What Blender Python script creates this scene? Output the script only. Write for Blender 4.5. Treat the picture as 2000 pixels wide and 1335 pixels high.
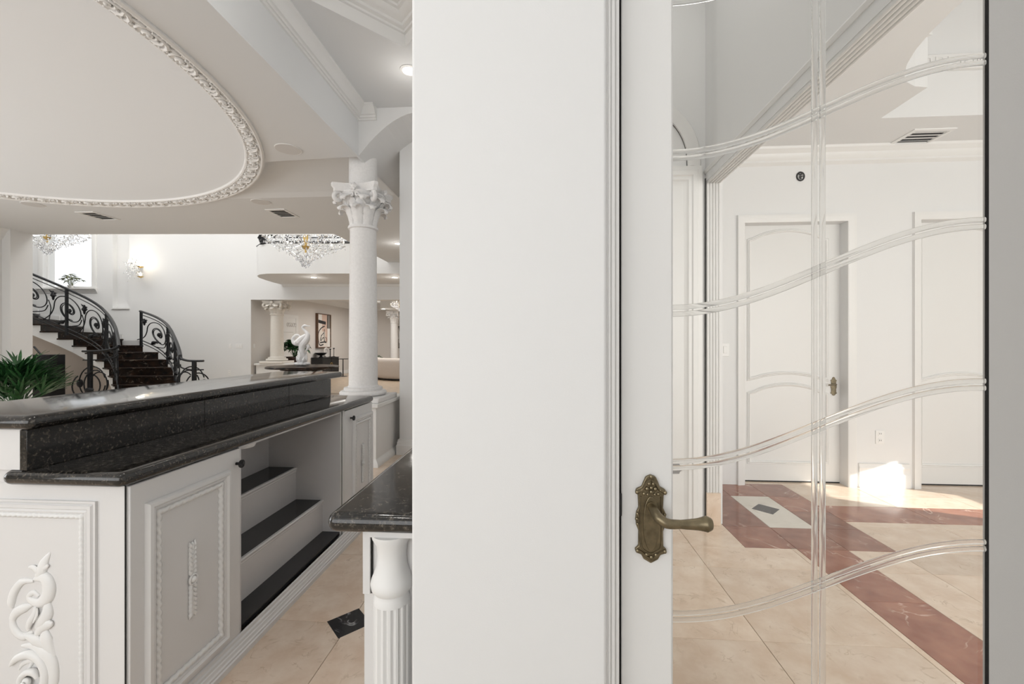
import bpy, bmesh, math, random
from mathutils import Vector, Matrix
random.seed(7)
for o in list(bpy.data.objects): bpy.data.objects.remove(o)
scene = bpy.context.scene
COL = scene.collection
PI = math.pi

# ------------------------------------------------------------------ camera, world, lights, exposure
F = 825.0; CH = 1.30
YAW = math.atan(55 / F); SN, CS = math.sin(YAW), math.cos(YAW)
cd = bpy.data.cameras.new('camera'); cam = bpy.data.objects.new('camera', cd); COL.objects.link(cam)
cam.location = (0, 0, CH); cam.rotation_euler = (PI / 2, 0, YAW)
cd.sensor_width = 36; cd.lens = F / 2000 * 36; cd.shift_y = 2.5 / 2000; cd.clip_start = 0.05; cd.clip_end = 200
scene.camera = cam
W = bpy.data.worlds.new('world'); scene.world = W; W.use_nodes = True
W.node_tree.nodes['Background'].inputs[0].default_value = (0.95, 0.97, 1.0, 1)
W.node_tree.nodes['Background'].inputs[1].default_value = 1.2
vs = scene.view_settings
vs.view_transform = 'Standard'; vs.look = 'None'; vs.gamma = 1; vs.exposure = 0.0; vs.use_curve_mapping = False

def light(name, kind, loc, energy, color=(1, 1, 1), **kw):
    l = bpy.data.lights.new(name, kind); l.energy = energy; l.color = color
    for k, v in kw.items():
        if k not in ('target',): setattr(l, k, v)
    o = bpy.data.objects.new(name, l); COL.objects.link(o); o.location = loc
    if 'target' in kw:
        o.rotation_euler = (Vector(kw['target']) - Vector(loc)).to_track_quat('-Z', 'Y').to_euler()
    return o
SUND = Vector((-.92, .39, -math.tan(math.atan(.30)))).normalized()
s = light('sun', 'SUN', (8, 0, 6), 12, (1, .96, .9), angle=.006)
s.rotation_euler = SUND.to_track_quat('-Z', 'Y').to_euler()
# unseen area lamps added to fill each closed room with soft light
light('fill_rear', 'AREA', (-2.9, -2.3, 1.9), 108, (.975, .988, 1), shape='RECTANGLE', size=5.6, size_y=2.6, target=(-2.9, 3, 1.7))
light('fill_bar', 'AREA', (-8.9, 1.5, 1.7), 140, (.975, .988, 1), shape='RECTANGLE', size=4.5, size_y=2.4, target=(-3, 2.2, 2.3))
light('fill_hall', 'AREA', (-8.5, 9.2, 6.1), 300, (1, .99, .97), shape='RECTANGLE', size=12, size_y=2.2, target=(-8.5, 9.25, 0))
light('fill_far_room', 'AREA', (-4.6, 15.5, 2.7), 170, (1, .97, .93), shape='RECTANGLE', size=5, size_y=4, target=(-4.6, 15.5, 0))
light('fill_side', 'AREA', (3.6, -.9, 1.5), 112, (1, .988, .968), shape='RECTANGLE', size=3.6, size_y=2.6, target=(3.4, 4, 2.0))
light('fill_vestibule', 'AREA', (.75, 1.9, 4.1), 9, (1, .97, .93), shape='RECTANGLE', size=.9, size_y=1.6, target=(.75, 1.9, 0))

# ------------------------------------------------------------------ measuring helpers
def ray(px, py):
    a = (px - 1000) / F; b = (670 - py) / F
    return Vector((-SN + a * CS, CS + a * SN, b))
def onX(px, py, x): r = ray(px, py); return r * (x / r.x) + Vector((0, 0, CH))
def onY(px, py, y): r = ray(px, py); return r * (y / r.y) + Vector((0, 0, CH))
def onZ(px, py, z): r = ray(px, py); return r * ((z - CH) / r.z) + Vector((0, 0, CH))
def hp(px, py, d): return Vector(((px - 1000) / F * d, d, CH + (670 - py) / F * d))   # hall frame (turned by YAW)
def H(u, v, z): return Vector((u * CS - v * SN, u * SN + v * CS, z))

# ------------------------------------------------------------------ materials
MATS = {}
def nodes(m):
    m.use_nodes = True; nt = m.node_tree
    return nt, nt.nodes['Principled BSDF']
def mat(name, col, rough=.5, metal=0, spec=.5, noise=0, nscale=30, bump=0, bscale=200, coat=0, trans=0, ior=1.45, emit=None, estr=0):
    m = bpy.data.materials.new(name); nt, b = nodes(m)
    b.inputs['Base Color'].default_value = (*col, 1); b.inputs['Roughness'].default_value = rough
    b.inputs['Metallic'].default_value = metal; b.inputs['Specular IOR Level'].default_value = spec
    b.inputs['Coat Weight'].default_value = coat; b.inputs['Transmission Weight'].default_value = trans; b.inputs['IOR'].default_value = ior
    if emit: b.inputs['Emission Color'].default_value = (*emit, 1); b.inputs['Emission Strength'].default_value = estr
    tc = nt.nodes.new('ShaderNodeTexCoord')
    if noise:
        n = nt.nodes.new('ShaderNodeTexNoise'); n.inputs['Scale'].default_value = nscale; n.inputs['Detail'].default_value = 5
        nt.links.new(tc.outputs['Object'], n.inputs['Vector'])
        r = nt.nodes.new('ShaderNodeValToRGB')
        r.color_ramp.elements[0].position = .3; r.color_ramp.elements[1].position = .7
        r.color_ramp.elements[0].color = (*[c * (1 - noise) for c in col], 1); r.color_ramp.elements[1].color = (*[min(1, c * (1 + noise * .5)) for c in col], 1)
        nt.links.new(n.outputs['Fac'], r.inputs['Fac']); nt.links.new(r.outputs['Color'], b.inputs['Base Color'])
    if bump:
        n2 = nt.nodes.new('ShaderNodeTexNoise'); n2.inputs['Scale'].default_value = bscale; n2.inputs['Detail'].default_value = 3
        nt.links.new(tc.outputs['Object'], n2.inputs['Vector'])
        bp = nt.nodes.new('ShaderNodeBump'); bp.inputs['Strength'].default_value = bump; bp.inputs['Distance'].default_value = .01
        nt.links.new(n2.outputs['Fac'], bp.inputs['Height']); nt.links.new(bp.outputs['Normal'], b.inputs['Normal'])
    MATS[name] = m; return m
def marble(name, c0, c1, vein, rough=.12, scale=3.0, vscale=2.5, vw=.03, rnd=.12, fine=40, coord='World'):
    """polished stone: cloudy ground, thin veins, one shade per slab"""
    m = bpy.data.materials.new(name); nt, b = nodes(m); N = nt.nodes.new; L = nt.links.new
    geo = N('ShaderNodeNewGeometry'); oi = N('ShaderNodeObjectInfo')
    add = N('ShaderNodeVectorMath'); add.operation = 'MULTIPLY_ADD'
    cmb = N('ShaderNodeCombineXYZ'); L(oi.outputs['Random'], cmb.inputs[0]); L(oi.outputs['Random'], cmb.inputs[1]); L(oi.outputs['Random'], cmb.inputs[2])
    L(cmb.outputs[0], add.inputs[0]); add.inputs[1].default_value = (17, 23, 31); L(geo.outputs['Position'], add.inputs[2])
    n = N('ShaderNodeTexNoise'); n.inputs['Scale'].default_value = scale; n.inputs['Detail'].default_value = 8; n.inputs['Roughness'].default_value = .62; L(add.outputs[0], n.inputs['Vector'])
    r = N('ShaderNodeValToRGB'); r.color_ramp.elements[0].position = .35; r.color_ramp.elements[1].position = .68
    r.color_ramp.elements[0].color = (*c0, 1); r.color_ramp.elements[1].color = (*c1, 1); L(n.outputs['Fac'], r.inputs['Fac'])
    v = N('ShaderNodeTexNoise'); v.inputs['Scale'].default_value = vscale; v.inputs['Detail'].default_value = 6; v.inputs['Distortion'].default_value = 1.2; L(add.outputs[0], v.inputs['Vector'])
    vr = N('ShaderNodeValToRGB'); e = vr.color_ramp.elements
    e[0].position = .5 - vw; e[0].color = (0, 0, 0, 1); e[1].position = .5; e[1].color = (1, 1, 1, 1)
    e2 = e.new(.5 + vw); e2.color = (0, 0, 0, 1); L(v.outputs['Fac'], vr.inputs['Fac'])
    msk = N('ShaderNodeMath'); msk.operation = 'MULTIPLY'; L(vr.outputs['Color'], msk.inputs[0])
    gn = N('ShaderNodeTexNoise'); gn.inputs['Scale'].default_value = vscale * 1.7; L(add.outputs[0], gn.inputs['Vector'])
    gr = N('ShaderNodeMapRange'); gr.inputs[1].default_value = .48; gr.inputs[2].default_value = .65; L(gn.outputs['Fac'], gr.inputs[0]); L(gr.outputs[0], msk.inputs[1])
    mx = N('ShaderNodeMix'); mx.data_type = 'RGBA'; L(msk.outputs[0], mx.inputs[0]); L(r.outputs['Color'], mx.inputs[6]); mx.inputs[7].default_value = (*vein, 1)
    hs = N('ShaderNodeHueSaturation'); L(mx.outputs[2], hs.inputs['Color'])
    mr = N('ShaderNodeMapRange'); mr.inputs[3].default_value = 1 - rnd; mr.inputs[4].default_value = 1 + rnd * .6; L(oi.outputs['Random'], mr.inputs[0]); L(mr.outputs[0], hs.inputs['Value'])
    L(hs.outputs[0], b.inputs['Base Color']); b.inputs['Roughness'].default_value = rough
    MATS[name] = m; return m
def granite(name):
    m = bpy.data.materials.new(name); nt, b = nodes(m); N = nt.nodes.new; L = nt.links.new
    geo = N('ShaderNodeNewGeometry')
    v = N('ShaderNodeTexNoise'); v.inputs['Scale'].default_value = 95; v.inputs['Detail'].default_value = 4; v.inputs['Roughness'].default_value = .7; L(geo.outputs['Position'], v.inputs['Vector'])
    r = N('ShaderNodeValToRGB'); e = r.color_ramp.elements; e[0].position = .42; e[0].color = (.006, .006, .006, 1); e[1].position = .78; e[1].color = (.19, .165, .13, 1)
    k = e.new(.56); k.color = (.022, .019, .016, 1); L(v.outputs['Fac'], r.inputs['Fac'])
    n = N('ShaderNodeTexNoise'); n.inputs['Scale'].default_value = 9; n.inputs['Detail'].default_value = 3; L(geo.outputs['Position'], n.inputs['Vector'])
    mr = N('ShaderNodeMapRange'); mr.inputs[3].default_value = .5; mr.inputs[4].default_value = 1.5; L(n.outputs['Fac'], mr.inputs[0])
    hs = N('ShaderNodeHueSaturation'); L(r.outputs['Color'], hs.inputs['Color']); L(mr.outputs[0], hs.inputs['Value']); L(hs.outputs[0], b.inputs['Base Color'])
    b.inputs['Roughness'].default_value = .09; b.inputs['IOR'].default_value = 1.6
    MATS[name] = m; return m
mat('wall', (.80, .80, .795), .55, bump=.03, bscale=350)
mat('ceil', (.775, .785, .79), .7, bump=.03, bscale=400)
mat('dome', (.81, .825, .835), .6)
mat('trim', (.82, .815, .80), .35)
mat('plaster', (.84, .83, .81), .5, bump=.05, bscale=60)
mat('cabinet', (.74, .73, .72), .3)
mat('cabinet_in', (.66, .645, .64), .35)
mat('doorpaint', (.80, .795, .78), .3)
mat('stone', (.82, .81, .80), .7, noise=.05, nscale=45, bump=.10, bscale=110)
mat('stone_warm', (.82, .78, .72), .75, noise=.06, nscale=50, bump=.1, bscale=90)
mat('beige', (.73, .70, .67), .6)
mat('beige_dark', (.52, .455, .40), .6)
mat('grout', (.58, .5, .41), .7)
mat('iron', (.010, .011, .013), .38, spec=.35)
mat('black', (.012, .012, .013), .4)
mat('bronze', (.23, .19, .12), .36, metal=.9, noise=.35, nscale=60)
mat('gold', (.75, .53, .2), .3, metal=1)
mat('dark', (.03, .03, .03), .7)
mat('shadowgap', (.012, .011, .01), .9)
mat('statue', (.88, .88, .89), .45)
mat('wood', (.16, .09, .055), .45, noise=.3, nscale=14)
mat('floorwood', (.60, .48, .36), .3, noise=.2, nscale=6)
mat('canvas', (.80, .74, .68), .8); mat('canvas_pink', (.67, .5, .42), .8); mat('canvas_grey', (.24, .225, .21), .8); mat('canvas_white', (.84, .82, .79), .8); mat('paint', (.02, .02, .022), .6)
mat('leaf', (.03, .115, .035), .35, noise=.5, nscale=12); mat('leaf_pale', (.20, .22, .12), .5)
mat('pot', (.07, .035, .025), .3, noise=.6, nscale=18)
mat('sofa', (.62, .56, .51), .95, bump=.8, bscale=55)
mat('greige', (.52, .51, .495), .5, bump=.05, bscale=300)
mat('bulb', (1, .95, .85), .3, emit=(1, .86, .62), estr=9)
mat('lamp', (1, 1, 1), .3, emit=(1, .95, .88), estr=14)
mat('grille', (.68, .665, .65), .7)
mat('plate', (.86, .855, .84), .35)
mat('crystal', (.97, .98, 1), .02, trans=1, ior=1.5)
mat('grey_metal', (.25, .25, .25), .4, metal=.8)
mat('window_glow', (1, 1, 1), .5, emit=(1, 1, 1), estr=2.2)
granite('granite')
marble('tile', (.70, .54, .41), (.82, .69, .565), (.60, .46, .34), rough=.13, scale=7, vscale=8, vw=.02, rnd=.1)
marble('tile_red', (.25, .09, .055), (.40, .18, .115), (.70, .50, .40), rough=.14, scale=6, vscale=3, vw=.012, rnd=.22)
marble('tile_cream', (.74, .70, .62), (.80, .76, .69), (.6, .55, .48), rough=.13, scale=4, rnd=.04)
marble('tile_black', (.006, .006, .008), (.016, .016, .018), (.55, .55, .55), rough=.1, scale=5, vscale=6, vw=.015)
marble('stairmarble', (.004, .004, .004), (.035, .017, .009), (.5, .42, .34), rough=.3, scale=7, vscale=3.6, vw=.006)
MATS['stairmarble'].node_tree.nodes['Principled BSDF'].inputs['Specular IOR Level'].default_value = .12
marble('darkslab', (.010, .010, .012), (.022, .022, .024), (.03, .03, .03), rough=.22, scale=8)
def thin_glass():
    m = bpy.data.materials.new('pane_glass'); m.use_nodes = True; nt = m.node_tree; nt.nodes.clear()
    o = nt.nodes.new('ShaderNodeOutputMaterial'); mx = nt.nodes.new('ShaderNodeMixShader'); t = nt.nodes.new('ShaderNodeBsdfTransparent'); g = nt.nodes.new('ShaderNodeBsdfGlossy')
    lw = nt.nodes.new('ShaderNodeLayerWeight'); pw = nt.nodes.new('ShaderNodeMath'); pw.operation = 'POWER'; pw.inputs[1].default_value = 4.0
    fr = nt.nodes.new('ShaderNodeMath'); fr.operation = 'MULTIPLY_ADD'; fr.inputs[1].default_value = .8; fr.inputs[2].default_value = .022
    nt.links.new(lw.outputs['Facing'], pw.inputs[0]); nt.links.new(pw.outputs[0], fr.inputs[0]); g.inputs['Roughness'].default_value = 0.0
    t.inputs[0].default_value = (.985, .99, .985, 1)
    nt.links.new(fr.outputs[0], mx.inputs[0]); nt.links.new(t.outputs[0], mx.inputs[1]); nt.links.new(g.outputs[0], mx.inputs[2]); nt.links.new(mx.outputs[0], o.inputs[0])
    MATS['pane_glass'] = m
thin_glass()
def groove_glass():
    m = bpy.data.materials.new('groove_glass'); m.use_nodes = True; nt = m.node_tree; nt.nodes.clear()
    o = nt.nodes.new('ShaderNodeOutputMaterial'); g = nt.nodes.new('ShaderNodeBsdfGlass'); g.inputs['IOR'].default_value = 1.2; g.inputs['Roughness'].default_value = .10
    g.inputs['Color'].default_value = (.99, .99, .985, 1)
    d = nt.nodes.new('ShaderNodeBsdfTranslucent'); d2 = nt.nodes.new('ShaderNodeBsdfDiffuse'); a = nt.nodes.new('ShaderNodeMixShader'); b = nt.nodes.new('ShaderNodeMixShader')
    d.inputs[0].default_value = (.9, .9, .9, 1); d2.inputs[0].default_value = (.9, .9, .9, 1); a.inputs[0].default_value = .5; b.inputs[0].default_value = .13
    nt.links.new(d.outputs[0], a.inputs[1]); nt.links.new(d2.outputs[0], a.inputs[2]); nt.links.new(g.outputs[0], b.inputs[1]); nt.links.new(a.outputs[0], b.inputs[2])
    nt.links.new(b.outputs[0], o.inputs[0]); MATS['groove_glass'] = m
groove_glass()

# ------------------------------------------------------------------ mesh helpers
class MB:
    def __init__(s): s.v = []; s.f = []
    def add(s, vs_, fs_):
        n = len(s.v); s.v += [Vector(p) for p in vs_]; s.f += [tuple(i + n for i in f) for f in fs_]; return s
    def box(s, x0, x1, y0, y1, z0, z1):
        return s.add([(x0, y0, z0), (x1, y0, z0), (x1, y1, z0), (x0, y1, z0), (x0, y0, z1), (x1, y0, z1), (x1, y1, z1), (x0, y1, z1)],
                     [(0, 3, 2, 1), (4, 5, 6, 7), (0, 1, 5, 4), (1, 2, 6, 5), (2, 3, 7, 6), (3, 0, 4, 7)])
    def poly(s, pts): return s.add(pts, [tuple(range(len(pts)))])
    def prism(s, pts, ext):
        """closed polygon pushed along ext"""
        n = len(pts); e = Vector(ext); a = [Vector(p) for p in pts]
        return s.add(a + [p + e for p in a], [tuple(range(n))[::-1], tuple(range(n, 2 * n))] + [(i, (i + 1) % n, (i + 1) % n + n, i + n) for i in range(n)])
    def lathe(s, prof, n=32, c=(0, 0, 0), cap=True):
        cx, cy, cz = c; vs_ = []; fs_ = []
        for r, z in prof: vs_ += [(cx + r * math.cos(2 * PI * i / n), cy + r * math.sin(2 * PI * i / n), cz + z) for i in range(n)]
        for k in range(len(prof) - 1): fs_ += [(k * n + i, k * n + (i + 1) % n, (k + 1) * n + (i + 1) % n, (k + 1) * n + i) for i in range(n)]
        if cap: fs_ += [tuple(range(n))[::-1], tuple(range((len(prof) - 1) * n, len(prof) * n))]
        return s.add(vs_, fs_)
    def tube(s, path, r, n=8, closed=False, flat=None, up=None):
        """r: number or list; flat=(axis vector, factor) squashes the section along an axis"""
        P = [Vector(p) for p in path]; m = len(P); R = r if isinstance(r, (list, tuple)) else [r] * m
        vs_ = []; prev = None
        for i in range(m):
            if closed: t = P[(i + 1) % m] - P[i - 1]
            else: t = P[min(i + 1, m - 1)] - P[max(i - 1, 0)]
            if t.length < 1e-9: t = Vector((0, 0, 1))
            t.normalize()
            if prev is None:
                a = Vector(up) if up else (Vector((0, 0, 1)) if abs(t.z) < .9 else Vector((1, 0, 0)))
                x = (a - t * a.dot(t)).normalized()
            else:
                x = prev - t * prev.dot(t)
                x = x.normalized() if x.length > 1e-6 else t.orthogonal().normalized()
            prev = x; y = t.cross(x)
            for k in range(n):
                an = 2 * PI * k / n; d = (x * math.cos(an) + y * math.sin(an)) * R[i]
                if flat: ax, fa = flat; d = d - ax * d.dot(ax) * (1 - fa)
                vs_.append(P[i] + d)
        fs_ = []
        for i in range(m if closed else m - 1):
            j = (i + 1) % m
            fs_ += [(i * n + k, i * n + (k + 1) % n, j * n + (k + 1) % n, j * n + k) for k in range(n)]
        if not closed: fs_ += [tuple(range(n))[::-1], tuple(range((m - 1) * n, m * n))]
        return s.add(vs_, fs_)
    def sweep(s, path, prof, N=(0, 0, 1), closed=False, caps=True):
        """mitred moulding: profile (a, b), a to the left of the path in its plane, b along N"""
        P = [Vector(p) for p in path]; N = Vector(N).normalized(); m = len(P); n = len(prof); vs_ = []
        for i in range(m):
            t0 = (P[i] - P[i - 1]).normalized() if (closed or i > 0) else None
            t1 = (P[(i + 1) % m] - P[i]).normalized() if (closed or i < m - 1) else None
            if t0 is None: t0 = t1
            if t1 is None: t1 = t0
            s0 = N.cross(t0); s1 = N.cross(t1); mi = s0 + s1
            mi = mi / max(.2, mi.dot(s0)) if mi.length > 1e-6 else s0
            vs_ += [P[i] + mi * a + N * b for a, b in prof]
        fs_ = []
        for i in range(m if closed else m - 1):
            j = (i + 1) % m
            fs_ += [(i * n + k, j * n + k, j * n + (k + 1) % n, i * n + (k + 1) % n) for k in range(n)]
        if caps and not closed: fs_ += [tuple(range(n)), tuple(range((m - 1) * n, m * n))[::-1]]
        return s.add(vs_, fs_)
    def ball(s, c, r, n=10, m=6, sc=(1, 1, 1)):
        c = Vector(c); vs_ = []; fs_ = []
        for j in range(1, m):
            a = PI * j / m
            vs_ += [c + Vector((r * sc[0] * math.sin(a) * math.cos(2 * PI * i / n), r * sc[1] * math.sin(a) * math.sin(2 * PI * i / n), r * sc[2] * math.cos(a))) for i in range(n)]
        for j in range(m - 2): fs_ += [(j * n + i, (j + 1) * n + i, (j + 1) * n + (i + 1) % n, j * n + (i + 1) % n) for i in range(n)]
        t = len(vs_); vs_ += [c + Vector((0, 0, r * sc[2])), c - Vector((0, 0, r * sc[2]))]
        fs_ += [(t, i, (i + 1) % n) for i in range(n)] + [(t + 1, (m - 2) * n + (i + 1) % n, (m - 2) * n + i) for i in range(n)]
        return s.add(vs_, fs_)
    def xf(s, M): s.v = [M @ p for p in s.v]; return s
    def join(s, o, M=None):
        return s.add([M @ p for p in o.v] if M else o.v, o.f)
    def mesh(s, name, smooth=35, material=None):
        me = bpy.data.meshes.new(name); me.from_pydata([tuple(p) for p in s.v], [], s.f)
        bm = bmesh.new(); bm.from_mesh(me); bmesh.ops.recalc_face_normals(bm, faces=bm.faces); bm.to_mesh(me); bm.free()
        if smooth:
            me.polygons.foreach_set('use_smooth', [True] * len(me.polygons)); me.set_sharp_from_angle(angle=math.radians(smooth))
        if material: me.materials.append(MATS[material])
        return me

def link(name, me, parent=None, loc=None, rz=0, M=None):
    o = bpy.data.objects.new(name, me); COL.objects.link(o)
    if parent: o.parent = parent
    if M is not None: o.matrix_local = M
    else:
        if loc is not None: o.location = loc
        if rz: o.rotation_euler = (0, 0, rz)
    return o
def obj(name, mb, m, parent=None, smooth=35, bevel=0, seg=2, hall=False):
    o = link(name, mb.mesh(name, smooth, m), parent)
    if bevel:
        b = o.modifiers.new('bevel', 'BEVEL'); b.width = bevel; b.segments = seg; b.limit_method = 'ANGLE'; b.angle_limit = .6
    if hall: o.rotation_euler = (0, 0, YAW)
    return o
def tag(o, label, cat, group=None, kind=None):
    o['label'] = label; o['category'] = cat
    if group: o['group'] = group
    if kind: o['kind'] = kind
    return o
def thing(name, label, cat, loc=(0, 0, 0), rz=0, group=None, kind=None):
    o = link(name, None, None, loc, rz); o.empty_display_size = .1
    return tag(o, label, cat, group, kind)
def struct(name, mb, m, label, cat, bevel=0, hall=False, smooth=35):
    return tag(obj(name, mb, m, None, smooth, bevel, 2, hall), label, cat, None, 'structure')
def B(x0, x1, y0, y1, z0, z1): return MB().box(x0, x1, y0, y1, z0, z1)
def copy_tree(o, parent=None):
    c = o.copy(); COL.objects.link(c); c.parent = parent
    for ch in list(o.children): copy_tree(ch, c)
    return c
def catmull(P, n=6):
    P = [Vector(p) for p in P]; out = []
    for i in range(len(P) - 1):
        a, b, c, d = P[max(i - 1, 0)], P[i], P[i + 1], P[min(i + 2, len(P) - 1)]
        for k in range(n):
            t = k / n
            out.append(.5 * ((2 * b) + (c - a) * t + (2 * a - 5 * b + 4 * c - d) * t * t + (3 * b - a - 3 * c + d) * t ** 3))
    return out + [P[-1]]
def lerplist(R, n):
    out = []
    for i in range(len(R) - 1): out += [R[i] + (R[i + 1] - R[i]) * k / n for k in range(n)]
    return out + [R[-1]]

# ================================================================== THE SETTING
# ---- floor: bed, marble tiles, red bands
floor = struct('floor', B(-16, 7, -3.2, 21, -.12, -.006), 'grout', 'pale beige marble tile floor with red marble bands and black insets', 'floor')
GX, GY, T = .97, 1.912, .618
GAP = .0022
_tile_cache = {}
def tile(x0, x1, y0, y1, m, name='tile', z=0.0, gap=GAP):
    w, d = round(x1 - x0 - gap, 4), round(y1 - y0 - gap, 4)
    if w < .012 or d < .012: return
    key = (w, d, m, z)
    if key not in _tile_cache:
        a, b, e = w / 2, d / 2, .0012
        mb = MB().add([(-a, -b, -.02), (a, -b, -.02), (a, b, -.02), (-a, b, -.02), (-a, -b, -e), (a, -b, -e), (a, b, -e), (-a, b, -e),
                       (-a + e, -b + e, 0), (a - e, -b + e, 0), (a - e, b - e, 0), (-a + e, b - e, 0)],
                      [(0, 1, 5, 4), (1, 2, 6, 5), (2, 3, 7, 6), (3, 0, 4, 7), (4, 5, 9, 8), (5, 6, 10, 9), (6, 7, 11, 10), (7, 4, 8, 11), (8, 9, 10, 11)])
        _tile_cache[key] = mb.mesh('tile', 0, m)
    return link(name, _tile_cache[key], floor, ((x0 + x1) / 2, (y0 + y1) / 2, z))
def subtract(r, c):
    """rectangle r minus rectangle c"""
    x0, x1, y0, y1 = r; a0, a1, b0, b1 = c
    if a0 >= x1 or a1 <= x0 or b0 >= y1 or b1 <= y0: return [r]
    out = []
    if y0 < b0: out.append((x0, x1, y0, b0))
    if y1 > b1: out.append((x0, x1, b1, y1))
    lo, hi = max(y0, b0), min(y1, b1)
    if x0 < a0: out.append((x0, a0, lo, hi))
    if x1 > a1: out.append((a1, x1, lo, hi))
    return out
X1, X2, X3, X4 = 1.305, 1.62, 1.93, 2.22
RED = [(X1, X4, 2.785, 4.05), (X2, X3, .6, 2.785), (X4, 4.9, 3.235, 3.545)]
for i in range(-5, 7):
    for j in range(-2, 6):
        x0, y0 = GX + i * T, GY + j * T
        if i < -4 and y0 < 2.9: continue
        if i == -2: continue
        if i >= 0 and y0 > 4.0: continue
        rects = [(x0, x0 + T, y0, y0 + T)]
        if i >= 0:
            for c in RED + [(1.588, 1.62, .6, 2.785)]: rects = [q for r in rects for q in subtract(r, c)]
        for r in rects: tile(*r, 'tile')
for i in range(-12, -5):
    for j in range(-3, 8): tile(GX + i * T, GX + (i + 1) * T, GY + j * T, GY + (j + 1) * T, 'tile')
for k in range(4): tile(1.588, 1.62, .676 + k * .53, .676 + (k + 1) * .53, 'tile', 'border_strip')
for k in range(4): tile(X2, X3, 2.785 - (k + 1) * .54, 2.785 - k * .54, 'tile_red', 'band_tile')
for k in range(4): tile(X4 + k * .66, X4 + (k + 1) * .66, 3.235, 3.545, 'tile_red', 'band_tile')
for r in [(X1, X2, 2.785, 3.1), (X2, X3, 2.785, 3.1), (X3, X4, 2.785, 3.1), (X1, X2, 3.1, 3.72), (X3, X4, 3.1, 3.41), (X3, X4, 3.41, 3.72), (X1, X2, 3.72, 4.05), (X2, X3, 3.72, 4.05), (X3, X4, 3.72, 4.05)]: tile(*r, 'tile_red', 'band_tile')
tile(X2, X3, 3.1, 3.18, 'tile_cream', 'inset_tile'); tile(X2, X3, 3.18, 3.72, 'tile_cream', 'inset_tile')
def diamond(cx, cy, s, rz):
    me = MB().box(-s / 2, s / 2, -s / 2, s / 2, -.015, .0006).mesh('inset_diamond', 0, 'tile_black')
    link('inset_diamond', me, floor, (cx, cy, 0), rz)
diamond(-.888, 1.912, .15, PI / 4); diamond(1.765, 3.44, .15, PI / 4)

# ---- wall between the two rooms, close to the camera
struct('wall_front', B(-.248, .1245, .80, .925, 0, 3.6), 'wall', 'smooth off-white wall end close to the camera between bar and glass door', 'wall', bevel=.006)
trim1 = struct('trim_1', B(.1247, .1275, .809, .925, 0, 3.6), 'trim', 'narrow stepped white door casing left of the glass door', 'trim', bevel=.001)
for x0, x1, y in [(.1279, .1342, .812), (.1346, .1435, .818), (.144, .1525, .826)]: obj('casing_step', B(x0, x1, y, .9, 0, 3.6), 'trim', trim1, bevel=.0025)
obj('casing_shadow_strip', B(.1527, .1622, .862, .92, 0, 3.6), 'shadowgap', trim1)  # near-black strip: shade of the gap between casing and door, put into its colour
struct('wall_door_head', B(.098, 1.3, .80, .925, 2.62, 4.3), 'wall', 'white wall above the glass door', 'wall')
struct('wall_door_side', B(.985, 1.3, .80, .925, 0, 2.62), 'wall', 'wall at the hinge side of the glass door', 'wall')
# ---- glass door
door = thing('door_1', 'white door with one tall clear glass pane etched with wavy lines and brass lever', 'door', (0, 0, 0), 0, None, 'structure')
DY0, DY1 = .86, .905
obj('door_stile', B(.1625, .262, DY0, DY1, .02, 2.6), 'doorpaint', door, bevel=.002)
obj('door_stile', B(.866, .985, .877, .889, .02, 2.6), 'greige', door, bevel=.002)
obj('door_rail', B(.262, .852, DY0, DY1, 2.44, 2.6), 'doorpaint', door); obj('door_rail', B(.262, .852, DY0, DY1, .02, .2), 'doorpaint', door)
obj('glazing_bead', B(.2622, .2655, DY0 + .006, DY1, .2, 2.44), 'trim', door, bevel=.001)
obj('glazing_seal', B(.8622, .866, .8765, .8803, .2, 2.44), 'shadowgap', door)
pane = obj('pane', B(.2655, .8618, .879, .885, .2, 2.44), 'pane_glass', door, smooth=0)
def groove(path, r=.0042):
    obj('etched_line', MB().tube(path, r, 10, flat=(Vector((0, 1, 0)), .55)), 'groove_glass', pane)
for k in range(2): groove([(.5445 + k * .0155, .879, .2), (.5445 + k * .0155, .879, 2.44)], .0060)
for z0, z1, z2 in [(1.996, 2.08, 2.165), (1.682, 1.763, 1.851), (1.366, 1.449, 1.533), (1.053, 1.140, 1.220), (.745, .825, .908), (.435, .51, .59)]:
    base = []
    for q in range(25):
        t = q / 24; x = .2655 + .596 * t
        a = z0 + (z2 - z0) * (.5 - .5 * math.cos(PI * t)) * 1.0
        a += (z1 - (z0 + z2) / 2) * math.sin(PI * t)
        base.append((x, a))
    for dz in (-.0068, .0068):
        groove([(x, .879, z + dz) for x, z in base], .0052)
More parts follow.
